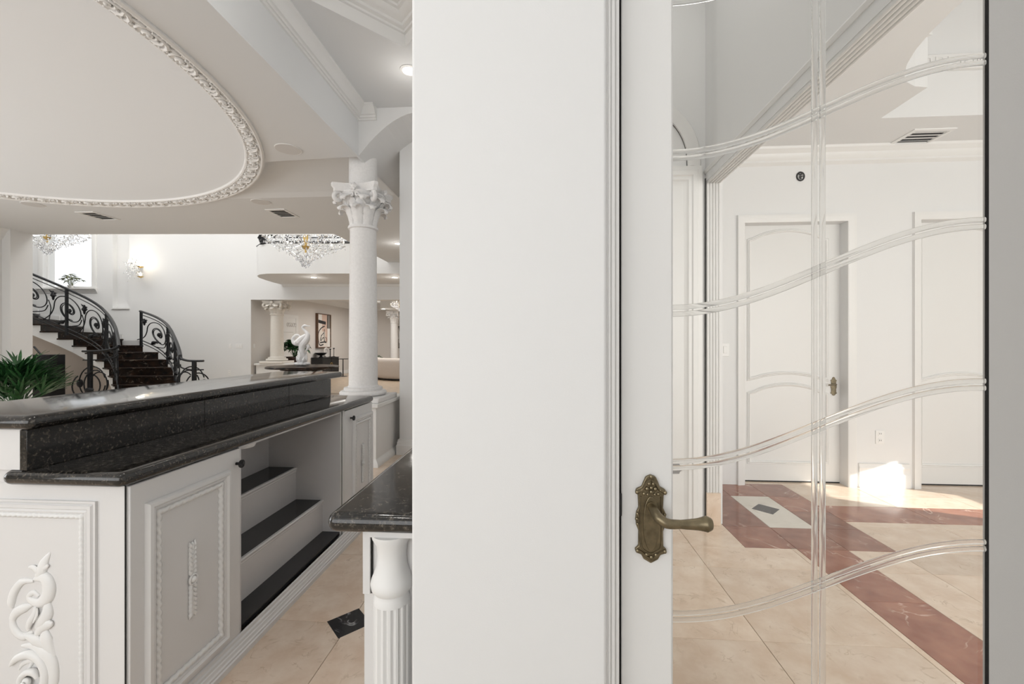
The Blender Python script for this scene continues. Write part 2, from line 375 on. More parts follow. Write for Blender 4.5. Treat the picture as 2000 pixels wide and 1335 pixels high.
# lever and plate
PC = Vector((.2190, DY0, .952))
def plate_outline(s=1.0):
    h = [(0, .088), (.010, .083), (.014, .074), (.018, .064), (.028, .059), (.0305, .052), (.025, .047), (.024, .022), (.028, .014), (.030, .0), (.028, -.014), (.024, -.024),
         (.0245, -.054), (.031, -.060), (.029, -.068), (.019, -.071), (.014, -.080), (0, -.088)]
    pts = [(x * s, z * s) for x, z in h] + [(-x * s, z * s) for x, z in h[-2:0:-1]]
    return pts
plate = obj('door_plate', MB().prism([(PC.x + x, DY0 - .007, PC.z + z) for x, z in plate_outline()], (0, .007, 0)), 'bronze', door, bevel=.0018)
mb = MB()
for sx in (-1, 1):
    mb.tube(catmull([(PC.x + sx * x, DY0 - .0075, PC.z + z) for x, z in [(.0195, .045), (.0205, 0), (.0195, -.05), (.011, -.063), (0, -.068)]], 5), .0017, 6)
    mb.tube(catmull([(PC.x + sx * x, DY0 - .0075, PC.z + z) for x, z in [(.0, .078), (.010, .070), (.016, .06), (.026, .054)]], 5), .0032, 6)
    mb.tube(catmull([(PC.x + sx * x, DY0 - .0075, PC.z + z) for x, z in [(.0, -.08), (.010, -.073), (.018, -.066), (.027, -.062)]], 5), .003, 6)
    for (x, z, r) in [(.027, .053, .0042), (.0265, -.063, .0042), (.0265, .010, .0034), (.0275, 0, .004), (.0265, -.010, .0034), (.008, .06, .0045), (.014, .05, .0036), (.004, .07, .0038), (.009, -.07, .0038), (.018, .058, .0034), (.012, .066, .003), (.007, .049, .003)]:
        mb.ball((PC.x + sx * x, DY0 - .0075, PC.z + z), r, 8, 5)
for z in (.084, .062, .054, -.075): mb.ball((PC.x, DY0 - .008, PC.z + z), .0042, 8, 5)
obj('relief_ornament', mb, 'bronze', plate)
mb = MB(); n = 28
prof = [(.0155 * math.cos(2 * PI * k / n), (.052 if math.sin(2 * PI * k / n) > 0 else .057) * math.sin(2 * PI * k / n) - .006) for k in range(n)]
mb.prism([(PC.x + x, DY0 - .0095, PC.z + z) for x, z in prof], (0, .003, 0)); obj('oval_boss', mb, 'bronze', plate, bevel=.0012)
lv = MB(); L0 = Vector((.2190, DY0, .977))
lv.xf(Matrix.Identity(4)); lv.tube([L0 + Vector((0, -.004, 0)), L0 + Vector((0, -.012, 0))], [.0125, .0105], 16)
lv.tube(catmull([L0 + Vector(p) for p in [(0, -.010, 0), (.001, -.026, -.001), (.006, -.040, -.009), (.020, -.046, -.0165), (.045, -.046, -.0175), (.075, -.046, -.0165), (.092, -.046, -.0155), (.101, -.046, -.016)]], 6),
        lerplist([.008, .0085, .0095, .0095, .0082, .0108, .0148, .0105], 6), 14)
obj('lever', lv, 'bronze', door)
obj('strike', B(.1575, .163, DY0 - .004, DY0 + .001, .955, 1.0), 'dark', door, bevel=.001)

# ---- vestibule and side room behind the glass
struct('wall_vestibule_left', B(.10, .16, .925, 3.135, 0, 4.3), 'wall', 'plain left wall of the vestibule behind the glass door', 'wall')
HZ = 2.464
wm = MB().box(1.19, 1.293, .925, 3.135, HZ, 4.3)
struct('wall_header', wm, 'wall', 'grey-white wall above the wide fluted opening behind the glass', 'wall')
struct('ceiling_vestibule', B(.1, 1.3, .8, 3.3, 4.3, 4.4), 'ceil', 'vestibule ceiling behind the glass door', 'ceiling')
# fluted soffit and jamb
tr = struct('trim_2', B(1.194, 1.289, 1.0, 3.13, HZ - .010, HZ), 'trim', 'white fluted lining of the wide opening behind the glass door', 'trim')
for k in range(5): obj('flute_rib', MB().tube([(1.200 + .0205 * k, 1.0, HZ - .012), (1.200 + .0205 * k, 3.118, HZ - .012)], .0075, 8), 'trim', tr)
obj('jamb_panel', B(1.194, 1.289, 3.122, 3.135, 0, HZ - .01), 'trim', tr)
for k in range(5): obj('flute_rib', MB().tube([(1.200 + .0205 * k, 3.121, .23), (1.200 + .0205 * k, 3.121, HZ - .018)], .0075, 8), 'trim', tr)
obj('plinth_block', B(1.187, 1.285, 3.10, 3.135, 0, .23), 'tile', tr, bevel=.002)
obj('casing_edge', MB().sweep([(1.19, 3.135, HZ + .055), (1.19, 1.0, HZ + .055)], [(0, 0), (-.006, .0), (-.014, .018), (-.006, .032), (0, .032)]), 'trim', tr)
obj('casing_gap', B(1.1835, 1.187, 3.118, 3.13, .0, HZ + .02), 'shadowgap', tr)
# wall with the arched doorway at the end of the vestibule
wm = MB().box(.16, 1.19, 3.136, 3.3, 0, 4.3).box(1.19, 1.31, 3.136, 4.3, 0, 4.3)
struct('wall_vestibule_end', wm, 'wall', 'pale wall with arched doorway at the end of the vestibule', 'wall')
d4 = thing('door_4', 'white narrow door under an arched head seen at the left edge of the glass', 'door', (0, 0, 0), 0, None, 'structure')
obj('slab', B(.3, 1.036, 3.122, 3.135, 0, 2.449), 'doorpaint', d4)
casing = [(0, 0), (0, .014), (.02, .018), (.028, .026), (.05, .026), (.058, .034), (.09, .034), (.096, .026), (.124, .026), (.126, 0)]
obj('door_casing', MB().sweep([(1.036, 3.135, 0), (1.036, 3.135, 2.449), (.3, 3.135, 2.449)][::-1], casing, N=(0, -1, 0)), 'trim', d4)
arch = [(.66 + .40 * math.cos(a), 3.135, 2.62 + .40 * math.sin(a)) for a in [PI * k / 24 for k in range(25)]]
obj('arch_casing', MB().sweep([arch[0] - Vector((0, 0, .05)) if False else (arch[0][0], 3.135, 2.575)] + arch + [(arch[-1][0], 3.135, 2.575)], [(0, 0), (0, .02), (-.03, .028), (-.06, .02), (-.085, .022), (-.10, 0)], N=(0, -1, 0)), 'trim', d4)
obj('arch_gap', MB().tube([(arch[0][0], 3.134, 2.575)] + arch, .003, 6), 'shadowgap', d4)
obj('lock_plate', MB().prism([(x, 3.117, z) for x, z in [(.93, .36), (1.0, .36), (1.005, .375), (1.022, .385), (1.024, .40), (1.012, .412), (1.0, .432), (.985, .436), (.93, .436)]], (0, .005, 0)), 'grey_metal', d4, bevel=.001)
# back wall with two recessed doors
YB, YD = 4.02, 4.12
OP = [(1.876, 2.777, 2.405), (3.40, 4.30, 2.405)]
wm = MB().box(1.31, OP[0][0], YB, 4.3, 0, 3.2).box(OP[0][1], OP[1][0], YB, 4.3, 0, 3.2).box(OP[1][1], 6.2, YB, 4.3, 0, 3.2)
for a, b, z in OP: wm.box(a, b, YB, 4.3, z, 3.2)
struct('wall_back', wm, 'wall', 'white back wall of the side room holding two panelled doors', 'wall')
mb = MB().sweep([(1.294, YB, 3.06), (6.2, YB, 3.06)][::-1], [(0, 0), (.10, 0), (.095, -.02), (.06, -.05), (.055, -.075), (.03, -.10), (.03, -.118), (.012, -.13), (0, -.14)])
struct('trim_3', mb, 'trim', 'white crown moulding along the side room back wall', 'trim')
mb = MB()
for a, b in [(2.87, 3.30)]: mb.sweep([(b, YB, 0), (a, YB, 0)], [(0, 0), (.022, 0), (.022, .12), (.016, .13), (.016, .17), (.02, .18), (.012, .20), (.012, .215), (0, .22)])
struct('baseboard_back', mb, 'trim', 'tall white stepped baseboard between the two panelled doors', 'baseboard')
def panel_door(name, label, a, b, ztop, mirror=False):
    d = thing(name, label, 'door', (0, 0, 0), 0, None, 'structure')
    obj('slab', B(a, b, YD, YD + .04, .012, ztop), 'doorpaint', d)
    obj('threshold_gap', B(a, b, YD - .001, YD + .03, .0005, .012), 'shadowgap', d)
    l, r = a + .10, b - .13; c = (l + r) / 2; w = (r - l) / 2
    def bow(zc, rise, s=1):
        pts = []
        for q in range(17):
            t = -1 + q / 8
            k = math.cos(min(1, abs(t) / .8) * PI / 2) ** .7 if abs(t) < .8 else 0
            z = zc + s * rise * (.22 * (1 - max(0, (abs(t) - .8) / .2)) * 0 + .28 + .72 * k if abs(t) < .8 else .28 * (1 - (abs(t) - .8) / .2))
            pts.append((c + w * t, YD, z))
        return pts
    up = bow(2.255, .085) + bow(.985, .055)[::-1]
    lo = bow(.815, .085) + [(r, YD, .20), (l, YD, .20)]
    prof = [(0, 0), (.006, .012), (.014, .016), (.022, .006), (.028, .010), (.034, 0)]
    for pth in (up, lo): obj('panel_molding', MB().sweep(pth, prof, N=(0, -1, 0), closed=True), 'trim', d)
    obj('kick_groove', B(l, r, YD - .004, YD, .165, .18), 'trim', d)
    cs = [(0, 0), (0, .010), (.012, .016), (.03, .018), (.05, .024), (.066, .024), (.07, 0)]
    obj('door_casing', MB().sweep([(b, YB, 0), (b, YB, ztop), (a, YB, ztop), (a, YB, 0)][::-1], [(x, y) for x, y in cs], N=(0, -1, 0)), 'trim', d)
    pz = .90; px = b - .055
    pl = obj('door_plate', MB().prism([(px + x * .9, YD - .006, pz + z) for x, z in plate_outline()], (0, .006, 0)), 'bronze', d, bevel=.001)
    obj('lever', MB().tube([(px, YD - .006, pz + .02), (px, YD - .04, pz + .02), (px - .07, YD - .045, pz + .015)], .007, 8), 'bronze', pl)
    return d
panel_door('door_2', 'white two-panel door with bowed panels and ornate lever plate, fully seen behind the glass', *OP[0])
panel_door('door_3', 'white two-panel door cut off by the right edge of the glass', *OP[1])
# side room ceiling with a recess
CZ = 3.06
hole = [(5.6, 3.49), (2.66, 3.49), (2.66, 3.09)] + [(2.66 - .9 * math.sin(a) * .55, 3.09 - .9 * (1 - math.cos(a))) for a in [PI / 2 * k / 8 for k in range(1, 9)]] + [(2.16, .9), (5.6, .9)]
mb = MB()
def hole_quads(mb, hole, z):
    # flat ceiling around the recess
    mb.poly([(1.293, 4.3, z), (1.293, -1.2, z), (2.16, -1.2, z), (2.16, .9, z)] + [(x, y, z) for x, y in hole[::-1][2:]][:0] + [(2.165, 2.19, z)] + [(x, y, z) for x, y in hole[10:2:-1]] + [(2.66, 3.09, z), (2.66, 3.49, z), (2.66, 4.3, z)])
    mb.poly([(2.66, 4.3, z), (2.66, 3.49, z), (5.6, 3.49, z), (5.6, 4.3, z)])
    mb.poly([(5.6, 4.3, z), (5.6, -1.2, z), (6.3, -1.2, z), (6.3, 4.3, z)])
    mb.poly([(2.16, -1.2, z), (5.6, -1.2, z), (5.6, .9, z), (2.16, .9, z)])
hole_quads(mb, hole, CZ)
n = len(hole); ZT = 3.95
for i in range(n):
    (xa, ya), (xb, yb) = hole[i], hole[(i + 1) % n]; mb.poly([(xa, ya, CZ), (xb, yb, CZ), (xb, yb, ZT), (xa, ya, ZT)])
mb.poly([(x, y, ZT) for x, y in [(1.9, .7), (5.8, .7), (5.8, 3.7), (1.9, 3.7)]])
mb.poly([(x, y, 4.35) for x, y in [(1.29, -1.3), (6.3, -1.3), (6.3, 4.4), (1.29, 4.4)]])
struct('ceiling_side_room', mb, 'wall', 'white side room ceiling with a stepped recess', 'ceiling')
# Greek key band in the recess
key = struct('trim_4', B(2.66, 5.6, 3.455, 3.49, 3.405, 3.52), 'trim', 'white Greek key moulding inside the side room ceiling recess', 'trim', bevel=.004)
kme = MB()
u = .01
for (a, b, c, d) in [(0, 1, 0, 7), (1, 6, 6, 7), (5, 6, 2, 6), (3, 5, 2, 3), (3, 4, 3, 5), (1, 9, 0, 1)]: kme.box(a * u, b * u, -.006, 0, c * u, d * u)
kme = kme.mesh('key_unit', 0, 'trim')
for k in range(30): link('key_unit', kme, key, (2.67 + .09 * k, 3.455, 3.427))
key2 = struct('trim_5', MB().sweep([(hole[k][0], hole[k][1], 3.46) for k in range(2, 10)], [(0, -.055), (0, .055), (.03, .06), (.03, -.06)]), 'trim', 'curved Greek key moulding at the recess corner', 'trim')
# side room shell out of view, with the window that lets the sun in
wm = MB().box(6.0, 6.2, -1.2, 2.135, 0, 3.06).box(6.0, 6.2, 2.83, 4.02, 0, 3.06).box(6.0, 6.2, 2.135, 2.83, 0, .795).box(6.0, 6.2, 2.135, 2.83, 1.22, 3.06)
struct('wall_side_right', wm, 'wall', 'right wall of the side room with a narrow window', 'wall')
struct('wall_side_front', B(1.3, 6.2, -1.3, -1.2, 0, 3.06).box(1.2, 1.3, -1.3, .8, 0, 4.3), 'wall', 'front wall of the side room', 'wall')
# vent, sprinkler, outlet, switch
def vent(name, label, c, w, d, z, rz=0):
    t = thing(name, label, 'vent', (c[0], c[1], z), rz, 'ceiling air vents')
    obj('frame', MB().sweep([(-w / 2, -d / 2, 0), (w / 2, -d / 2, 0), (w / 2, d / 2, 0), (-w / 2, d / 2, 0)], [(0, 0), (0, -.008), (.03, -.012), (.035, 0)], closed=True), 'plate', t)
    obj('duct', B(-w / 2 + .03, w / 2 - .03, -d / 2 + .03, d / 2 - .03, -.002, .0), 'dark', t)
    for k in range(5):
        y = -d / 2 + .05 + k * (d - .1) / 4
        if k < 3: obj('slat', MB().prism([(-w / 2 + .03, y - .012, -.010), (-w / 2 + .03, y + .020, -.003), (-w / 2 + .03, y + .022, -.004), (-w / 2 + .03, y - .010, -.011)], (w - .06, 0, 0)), 'plate', t)
        else: obj('slat', MB().prism([(-w / 2 + .03, y - .004, -.010), (-w / 2 + .03, y + .004, -.003), (-w / 2 + .03, y + .006, -.004), (-w / 2 + .03, y - .002, -.011)], (w - .06, 0, 0)), 'plate', t)
    return t
vent('ceiling_vent', 'white slatted air vent in the side room ceiling, seen through the glass', (3.235, 3.832), .33, .30, CZ)
sp = thing('sprinkler', 'small round black sprinkler head on the wall above the panelled door', 'sprinkler', (2.368, YB, 2.82))
obj('ring', MB().xf(Matrix.Identity(4)).tube([(.032 * math.cos(2 * PI * k / 16), -.004, .038 * math.sin(2 * PI * k / 16)) for k in range(16)], .007, 6, closed=True), 'black', sp)
obj('head', MB().tube([(0, 0, 0), (0, -.03, 0)], [.014, .01], 10), 'grey_metal', sp); obj('hook', MB().tube(catmull([(-.015, -.006, .02), (.012, -.01, .018), (.014, -.01, 0), (-.008, -.01, -.012), (.005, -.01, -.026)], 4), .006, 6), 'black', sp)
def outlet(label, c, n=2, w=.075, h=.12, normal='Y', cat='outlet', rz=0, group=None):
    t = thing('wall_outlet' if cat == 'outlet' else 'light_switch', label, cat, c, rz, group)
    obj('cover', B(-w / 2, w / 2, -.007, 0, -h / 2, h / 2), 'plate', t, bevel=.002)
    for k in range(n):
        if cat == 'outlet':
            z = -.03 + .06 * k
            s_ = obj('socket', B(-.017, .017, -.0095, -.006, z - .018, z + .018), 'plate', t, bevel=.002)
            for x in (-.007, .007): obj('slot', B(x - .0015, x + .0015, -.0105, -.009, z - .004, z + .008), 'dark', s_)
        else:
            x = (k - (n - 1) / 2) * w / n; obj('rocker', B(x - .016, x + .016, -.012, -.006, -.032, .032), 'plate', t, bevel=.003)
    return t
outlet('white double wall outlet between the two panelled doors', (3.053, YB, .455))
outlet('white light switch beside the fluted opening, left of the panelled door', (1.70, YB, 1.24), 1, cat='switch')

# ---- bar room: ceiling with the round dome, tray, arch
from mathutils.geometry import tessellate_polygon
def holed(mb, outer, holes, z):
    loops = [[Vector((x, y, 0)) for x, y in outer]] + [[Vector((x, y, 0)) for x, y in h] for h in holes]
    flat = [p for l in loops for p in l]
    mb.add([(p.x, p.y, z) for p in flat], [tuple(t) for t in tessellate_polygon(loops)]); return mb
Z1, Z2 = 3.27, 3.77
DC, DR = (-5.59, 2.53), 3.185
NC = 96
circ = [(DC[0] + DR * math.cos(2 * PI * k / NC), DC[1] + DR * math.sin(2 * PI * k / NC)) for k in range(NC)]
XL = -9.28; XT = -1.912; YA = 4.335
RR = DR + .028
def rleft(y): return DC[0] + math.sqrt(max(0, RR * RR - (y - DC[1]) ** 2))
RY = [4.40 + 1.1 * k / 10 for k in range(11)]
REC = [(rleft(RY[0]), RY[0]), (-1.935, 4.345)] + [(-1.935, y) for y in RY[1:]] + [(rleft(y), y) for y in RY[:0:-1]]
mb = MB()
holed(mb, [(XL, -3.1), (XT, -3.1), (XT, YA), (XT, 6.3), (XL, 6.3)], [circ, REC], Z1)
def rz_(k): return Z1 + .14 * math.cos(PI / 2 * k / 10) ** .8 if k < 10 else Z1
for k in range(10):
    ya_, yb_ = RY[k], RY[k + 1]; a0, a1, b0, b1 = (rleft(ya_), ya_), (rleft(yb_), yb_), (-1.935, ya_ if k else 4.345), (-1.935, yb_)
    mb.poly([(*a0, rz_(k)), (*b0, rz_(k)), (*b1, rz_(k + 1)), (*a1, rz_(k + 1))])
    mb.poly([(*a0, Z1), (*a1, Z1), (*a1, rz_(k + 1)), (*a0, rz_(k))]); mb.poly([(*b0, Z1), (*b1, Z1), (*b1, rz_(k + 1)), (*b0, rz_(k))])
mb.poly([(*REC[0], Z1), (*REC[1], Z1), (*REC[1], Z1 + .14), (*REC[0], Z1 + .14)])
hl, hr = H(-8.67, 7.64, 0), (-3.70, 7.40)
mb.poly([(XL, 6.3, Z1), (-3.70, 6.3, Z1), (-3.70, 7.40, Z1), (hl.x, hl.y, Z1), (XL, 7.1, Z1)])
mb.poly([(-3.70, 6.3, Z1), (XT, 6.3, Z1), (XT, 14, Z1), (-3.70, 11.9, Z1), (-3.70, 7.40, Z1)]); mb.poly([(XT, 5.6, Z1), (.6, 5.6, Z1), (.6, 14, Z1), (XT, 14, Z1)])
struct('ceiling', mb, 'ceil', 'grey-white ceiling with a large round domed recess above the bar', 'ceiling')
# dome
mb = MB(); NR = 8
for j in range(NR + 1):
    a = j / NR; r = (DR - .155) * (1 - a); z = Z1 + .03 + .5 * (1 - (1 - a) ** 2)
    if j < NR: mb.v += [Vector((DC[0] + r * math.cos(2 * PI * k / NC), DC[1] + r * math.sin(2 * PI * k / NC), z)) for k in range(NC)]
    else: mb.v.append(Vector((DC[0], DC[1], z)))
for j in range(NR - 1): mb.f += [(j * NC + k, j * NC + (k + 1) % NC, (j + 1) * NC + (k + 1) % NC, (j + 1) * NC + k) for k in range(NC)]
mb.f += [((NR - 1) * NC + k, (NR - 1) * NC + (k + 1) % NC, NR * NC) for k in range(NC)]
struct('ceiling_dome', mb, 'dome', 'shallow round white dome inside the carved ceiling ring', 'ceiling', smooth=60)
# carved ring
ring = struct('trim_6', MB().sweep([(x, y, Z1) for x, y in circ], [(-.02, 0), (-.018, -.014), (.0, -.022), (.014, -.018), (.02, -.006), (.03, -.004), (.135, .012), (.145, .006), (.155, .010), (.165, .04), (.0, .05)], closed=True), 'plaster', 'round ceiling ring carved with acanthus scrolls around the dome', 'trim')
def spiral(c, r0, r1, a0, turns, n=26, dirn=1):
    return [(c[0] + (r0 + (r1 - r0) * t / n) * math.cos(a0 + dirn * 2 * PI * turns * t / n), c[1] + (r0 + (r1 - r0) * t / n) * math.sin(a0 + dirn * 2 * PI * turns * t / n)) for t in range(n + 1)]
mo = MB()
def pl(pts, z=.006): return [(x, y, z) for x, y in pts]
mo.tube(pl(spiral((.0, .055), .042, .008, -PI * .6, 1.4, 22)), lerplist([.006, .011, .008], 11), 6)
mo.tube(pl(spiral((-.002, .055), .024, .004, 0, 1.0, 14)), .007, 6)
mo.tube([Vector((x, y, .006)) for x, y in [(-.014, .014), (.03, .004), (.07, .012), (.10, .04), (.115, .075), (.105, .1), (.088, .092)]], [.006, .009, .012, .014, .012, .010, .006], 6)
mo.tube([Vector((x, y, .006)) for x, y in [(.06, .02), (.072, .05), (.062, .085), (.05, .104)]], [.006, .012, .012, .004], 6)
mo.tube([Vector((x, y, .006)) for x, y in [(.10, .03), (.125, .018), (.15, .02), (.155, .035)]], [.005, .010, .010, .004], 6)
mo.ball((0, .055, .010), .012, 8, 5); mo.ball((.135, .085, .004), .010, 8, 5); mo.ball((.055, .058, .004), .008, 6, 4); mo.ball((.145, .06, .004), .008, 6, 4)
mo.tube([Vector((x, y, .004)) for x, y in [(-.05, .01), (-.065, .04), (-.055, .08), (-.04, .105)]], [.004, .009, .010, .003], 6)
for q in range(9): mo.ball((-.055 + .028 * q, .118, .002), .008, 6, 4); mo.ball((-.055 + .028 * q, -.004, .002), .006, 6, 4)
mo.v = [Vector((p.x * 1.22, p.y * .98, p.z * 1.25)) for p in mo.v]
mome = mo.mesh('scroll_ornament', 50, 'plaster')
NM = 76
for k in range(NM):
    a = 2 * PI * k / NM
    tdir = Vector((-math.sin(a), math.cos(a), 0)); inn = Vector((-math.cos(a), -math.sin(a), 0))
    upv = (inn * .10 + Vector((0, 0, .016))).normalized(); nrm = tdir.cross(upv)
    if nrm.z > 0: nrm = -nrm
    base = Vector((DC[0] + (DR - .028) * math.cos(a), DC[1] + (DR - .028) * math.sin(a), Z1 - .006))
    M = Matrix((tdir.to_4d(), upv.to_4d(), nrm.to_4d(), (0, 0, 0, 1))).transposed(); M.translation = base
    for r in range(3): M[3][r] = 0
    link('scroll_ornament', mome, ring, M=M)
# tray above the aisle
DX, DYc, DL = -1.126, 2.758, .70
dia = [(DX, DYc + DL), (DX - DL, DYc), (DX, DYc - DL), (DX + DL, DYc)]
mb = MB(); holed(mb, [(XT, -3.1), (1.3, -3.1), (1.3, .8), (.16, .8), (.16, YA), (XT, YA)], [dia], Z2)
mb.poly([(XT, -3.1, Z1), (XT, YA, Z1), (XT, YA, Z2), (XT, -3.1, Z2)])
struct('ceiling_tray', mb, 'ceil', 'raised tray ceiling above the bar aisle', 'ceiling')
struct('trim_7', MB().sweep([(XT, -3.0, Z2), (XT, YA, Z2), (XT + .20, YA, Z2)], [(0, 0), (-.115, 0), (-.11, -.016), (-.075, -.042), (-.05, -.085), (-.035, -.09), (-.03, -.108), (-.018, -.11), (-.014, -.128), (0, -.132)]), 'trim', 'white crown moulding along the tray ceiling side', 'trim')
mb = MB(); pth = [(x, y, Z2) for x, y in dia]
mb.sweep(pth, [(0, -.002), (0, .10), (.02, .10), (.025, .115), (.055, .12), (.06, .14), (.075, .145), (.11, .19), (.13, .195), (.135, .21), (.17, .215), (.175, .24), (.19, .24), (.20, .30), (-.02, .30), (-.02, .02)], closed=True)
struct('trim_8', mb, 'trim', 'nested white mouldings of the diamond ceiling recess above the aisle', 'trim')
struct('ceiling_diamond', MB().poly([(x, y, Z2 + .28) for x, y in dia]), 'ceil', 'flat top of the diamond ceiling recess', 'ceiling')
# arch at the end of the tray
mb = MB(); ax, aw, ar = -1.30, .612, .44
def archz(t): return Z1 + ar * (1 - abs(math.cos(t)) ** 1.75)
arcp = [(ax - aw * math.cos(PI * k / 24), archz(PI * k / 24)) for k in range(25)]
for k in range(24):
    (xa, za), (xb, zb) = arcp[k], arcp[k + 1]
    mb.poly([(xa, YA, za), (xb, YA, zb), (xb, YA, Z2), (xa, YA, Z2)]); mb.poly([(xa, YA, za), (xb, YA, zb), (xb, 5.6, zb), (xa, 5.6, za)]); mb.poly([(xa, 5.6, za), (xb, 5.6, zb), (xb, 5.6, Z1), (xa, 5.6, Z1)])
mb.poly([(ax + aw, YA, Z1), (.16, YA, Z1), (.16, YA, Z2), (ax + aw, YA, Z2)]); mb.poly([(ax + aw, YA, Z1), (.16, YA, Z1), (.16, 5.6, Z1), (ax + aw, 5.6, Z1)])
struct('wall_arch', mb, 'wall', 'white arched wall head behind the tray ceiling', 'wall')
struct('wall_pillar', B(-1.645, .3, 4.85, 5.25, 0, 3.9), 'wall', 'plain white wall pier right of the stone column', 'wall', bevel=.004)
struct('baseboard_pillar', MB().sweep([(.3, 4.85, 0), (-1.645, 4.85, 0), (-1.645, 5.25, 0)], [(0, 0), (.03, 0), (.03, .11), (.022, .12), (.022, .15), (.016, .155), (.016, .175), (0, .18)]), 'trim', 'white stepped baseboard at the foot of the wall pier', 'baseboard')
struct('wall_left', B(XL - .15, XL, -3.1, 7.13, 0, Z1), 'wall', 'pale wall at the far left end of the bar room', 'wall')
struct('trim_9', MB().sweep([(XL, 7.0, Z1), (XL, -3, Z1)], [(0, 0), (.12, 0), (.115, -.02), (.07, -.06), (.06, -.10), (.03, -.13), (.028, -.155), (.01, -.16), (0, -.18)]), 'trim', 'crown moulding on the wall at far left', 'trim')
struct('wall_rear', B(XL, 1.3, -3.2, -3.1, 0, 3.8).box(1.2, 1.3, -3.1, -1.2, 0, 4.3), 'wall', 'rear wall behind the camera', 'wall')
struct('wall_service', B(.10, .16, 3.135, 5.6, 0, 4.3).box(.3, .6, 4.85, 19.2, 0, 3.3), 'wall', 'wall behind the back counter', 'wall')

# ---- stair hall (built in a frame turned by the hall's own angle)
VF = 12.2; HT = 6.2
wu0, wu1, wz0, wz1 = -13.53, -12.126, 2.897, 5.6
nu0, nu1, nz0 = -11.535, -11.06, 2.306; ou = -7.542; oz = 2.557
wm = MB().box(-16, wu0, VF, VF + .3, 0, HT).box(wu0, wu1, VF, VF + .3, 0, wz0).box(wu0, wu1, VF, VF + .3, wz1, HT).box(wu1, nu0, VF, VF + .3, 0, HT)
wm.box(nu0, nu1, VF, VF + .3, 0, nz0).box(nu0, nu1, VF + .14, VF + .3, nz0, HT).box(nu1, ou, VF, VF + .3, 0, HT).box(ou, .8, VF, VF + .3, oz, HT)
struct('wall_hall_back', wm, 'wall', 'tall white back wall of the stair hall', 'wall', hall=True)
struct('wall_hall_left', B(-16.2, -16, 6, VF + .3, 0, HT), 'wall', 'left wall of the stair hall', 'wall', hall=True)
struct('ceiling_hall', B(-16.2, .8, 6, VF + .3, HT, HT + .1), 'ceil', 'high ceiling of the stair hall', 'ceiling', hall=True)
struct('wall_hall_front', B(-16.2, -3.2, 7.64, 7.66, Z1 - .002, HT).box(-16.2, -8.67, 7.3, 7.64, 0, HT), 'wall', 'wall above the bar room opening, towards the stair hall', 'wall', hall=True)
struct('wall_hall_right', B(-3.70, -3.4, 7.4, 12.2, Z1 + .002, HT), 'wall', 'upper right wall of the stair hall', 'wall')
win = thing('window_1', 'tall bright window above the staircase', 'window', (0, 0, 0), YAW, None, 'structure')
fr = .05
obj('window_frame', MB().sweep([(wu0, VF + .12, wz0), (wu1, VF + .12, wz0), (wu1, VF + .12, wz1), (wu0, VF + .12, wz1)], [(0, 0), (0, .05), (fr, .05), (fr, 0)], N=(0, -1, 0), closed=True), 'trim', win)
obj('pane', B(wu0 + fr, wu1 - fr, VF + .10, VF + .106, wz0 + fr, wz1 - fr), 'pane_glass', win, smooth=0)
obj('window_sill', MB().sweep([(wu1 + .16, VF, wz0), (wu0 - .16, VF, wz0)], [(0, 0), (.10, 0), (.10, -.04), (.06, -.05), (.05, -.09), (.03, -.10), (.02, -.14), (0, -.15)]), 'trim', win)
obj('window_casing', MB().sweep([(wu1, VF, wz0), (wu1, VF, wz1), (wu0, VF, wz1), (wu0, VF, wz0)][::-1], [(0, 0), (0, .02), (.10, .03), (.14, .02), (.14, 0)], N=(0, -1, 0)), 'trim', win)
struct('trim_10', B(nu0 - .02, nu1 + .02, VF - .03, VF + .1, nz0 - .02, nz0 + .012), 'trim', 'ledge of the narrow wall niche in the stair hall', 'trim', hall=True)
# balcony
bo = [(-5.68, 10.3), (-6.0, 10.33), (-6.25, 10.45), (-6.45, 10.68), (-6.58, 11.0), (-6.64, 11.4), (-6.68, 11.8), (-6.68, 12.2), (-.6, 12.2), (-.6, 10.3)]
struct('ceiling_balcony', MB().prism([(u_, v_, 3.0) for u_, v_ in bo], (0, 0, .735)), 'wall', 'white curved balcony edge above the hall opening', 'ceiling', hall=True)
struct('trim_11', MB().sweep([(-.6, 12.2, 3.0), (-6.62, 12.2, 3.0)], [(0, 0), (.06, 0), (.05, -.03), (.02, -.06), (0, -.07)]), 'trim', 'thin crown line under the balcony', 'trim', hall=True)
# far room behind the hall opening
w0 = H(ou, VF, 0); XW = w0.x
struct('wall_far_left', B(XW - .2, XW, w0.y + .02, 19.2, 0, 3.0), 'beige', 'beige side wall of the far room', 'wall')
struct('wall_far_back', B(XW - .2, .4, 19.0, 19.2, 0, 3.0), 'beige', 'beige back wall of the far room', 'wall')
struct('ceiling_far', B(ou - .6, 2.5, 12.48, 19.8, 3.0, 3.1), 'ceil', 'ceiling of the far room', 'ceiling', hall=True)
struct('ceiling_far_beam', B(-6.3, .3, 16.3, 17.9, 2.70, 3.0), 'ceil', 'dropped ceiling beam in the far room', 'ceiling')
struct('trim_12', MB().sweep([(.4, 18.995, 3.0), (XW + .005, 18.995, 3.0), (XW + .005, 12.35, 3.0)], [(0, 0), (.14, 0), (.1, -.05), (.05, -.12), (.02, -.2), (0, -.2)]), 'trim', 'crown moulding of the far room', 'trim')
struct('floor_far', B(XW, .4, 10.6, 19.0, -.004, .004), 'floorwood', 'warm tan floor of the far room', 'floor')
struct('baseboard_far', MB().sweep([(XW + .005, 19, 0), (XW + .005, 12.0, 0)], [(0, 0), (.02, 0), (.02, .13), (.012, .15), (0, .16)]), 'trim', 'pale baseboard of the far room side wall', 'baseboard')

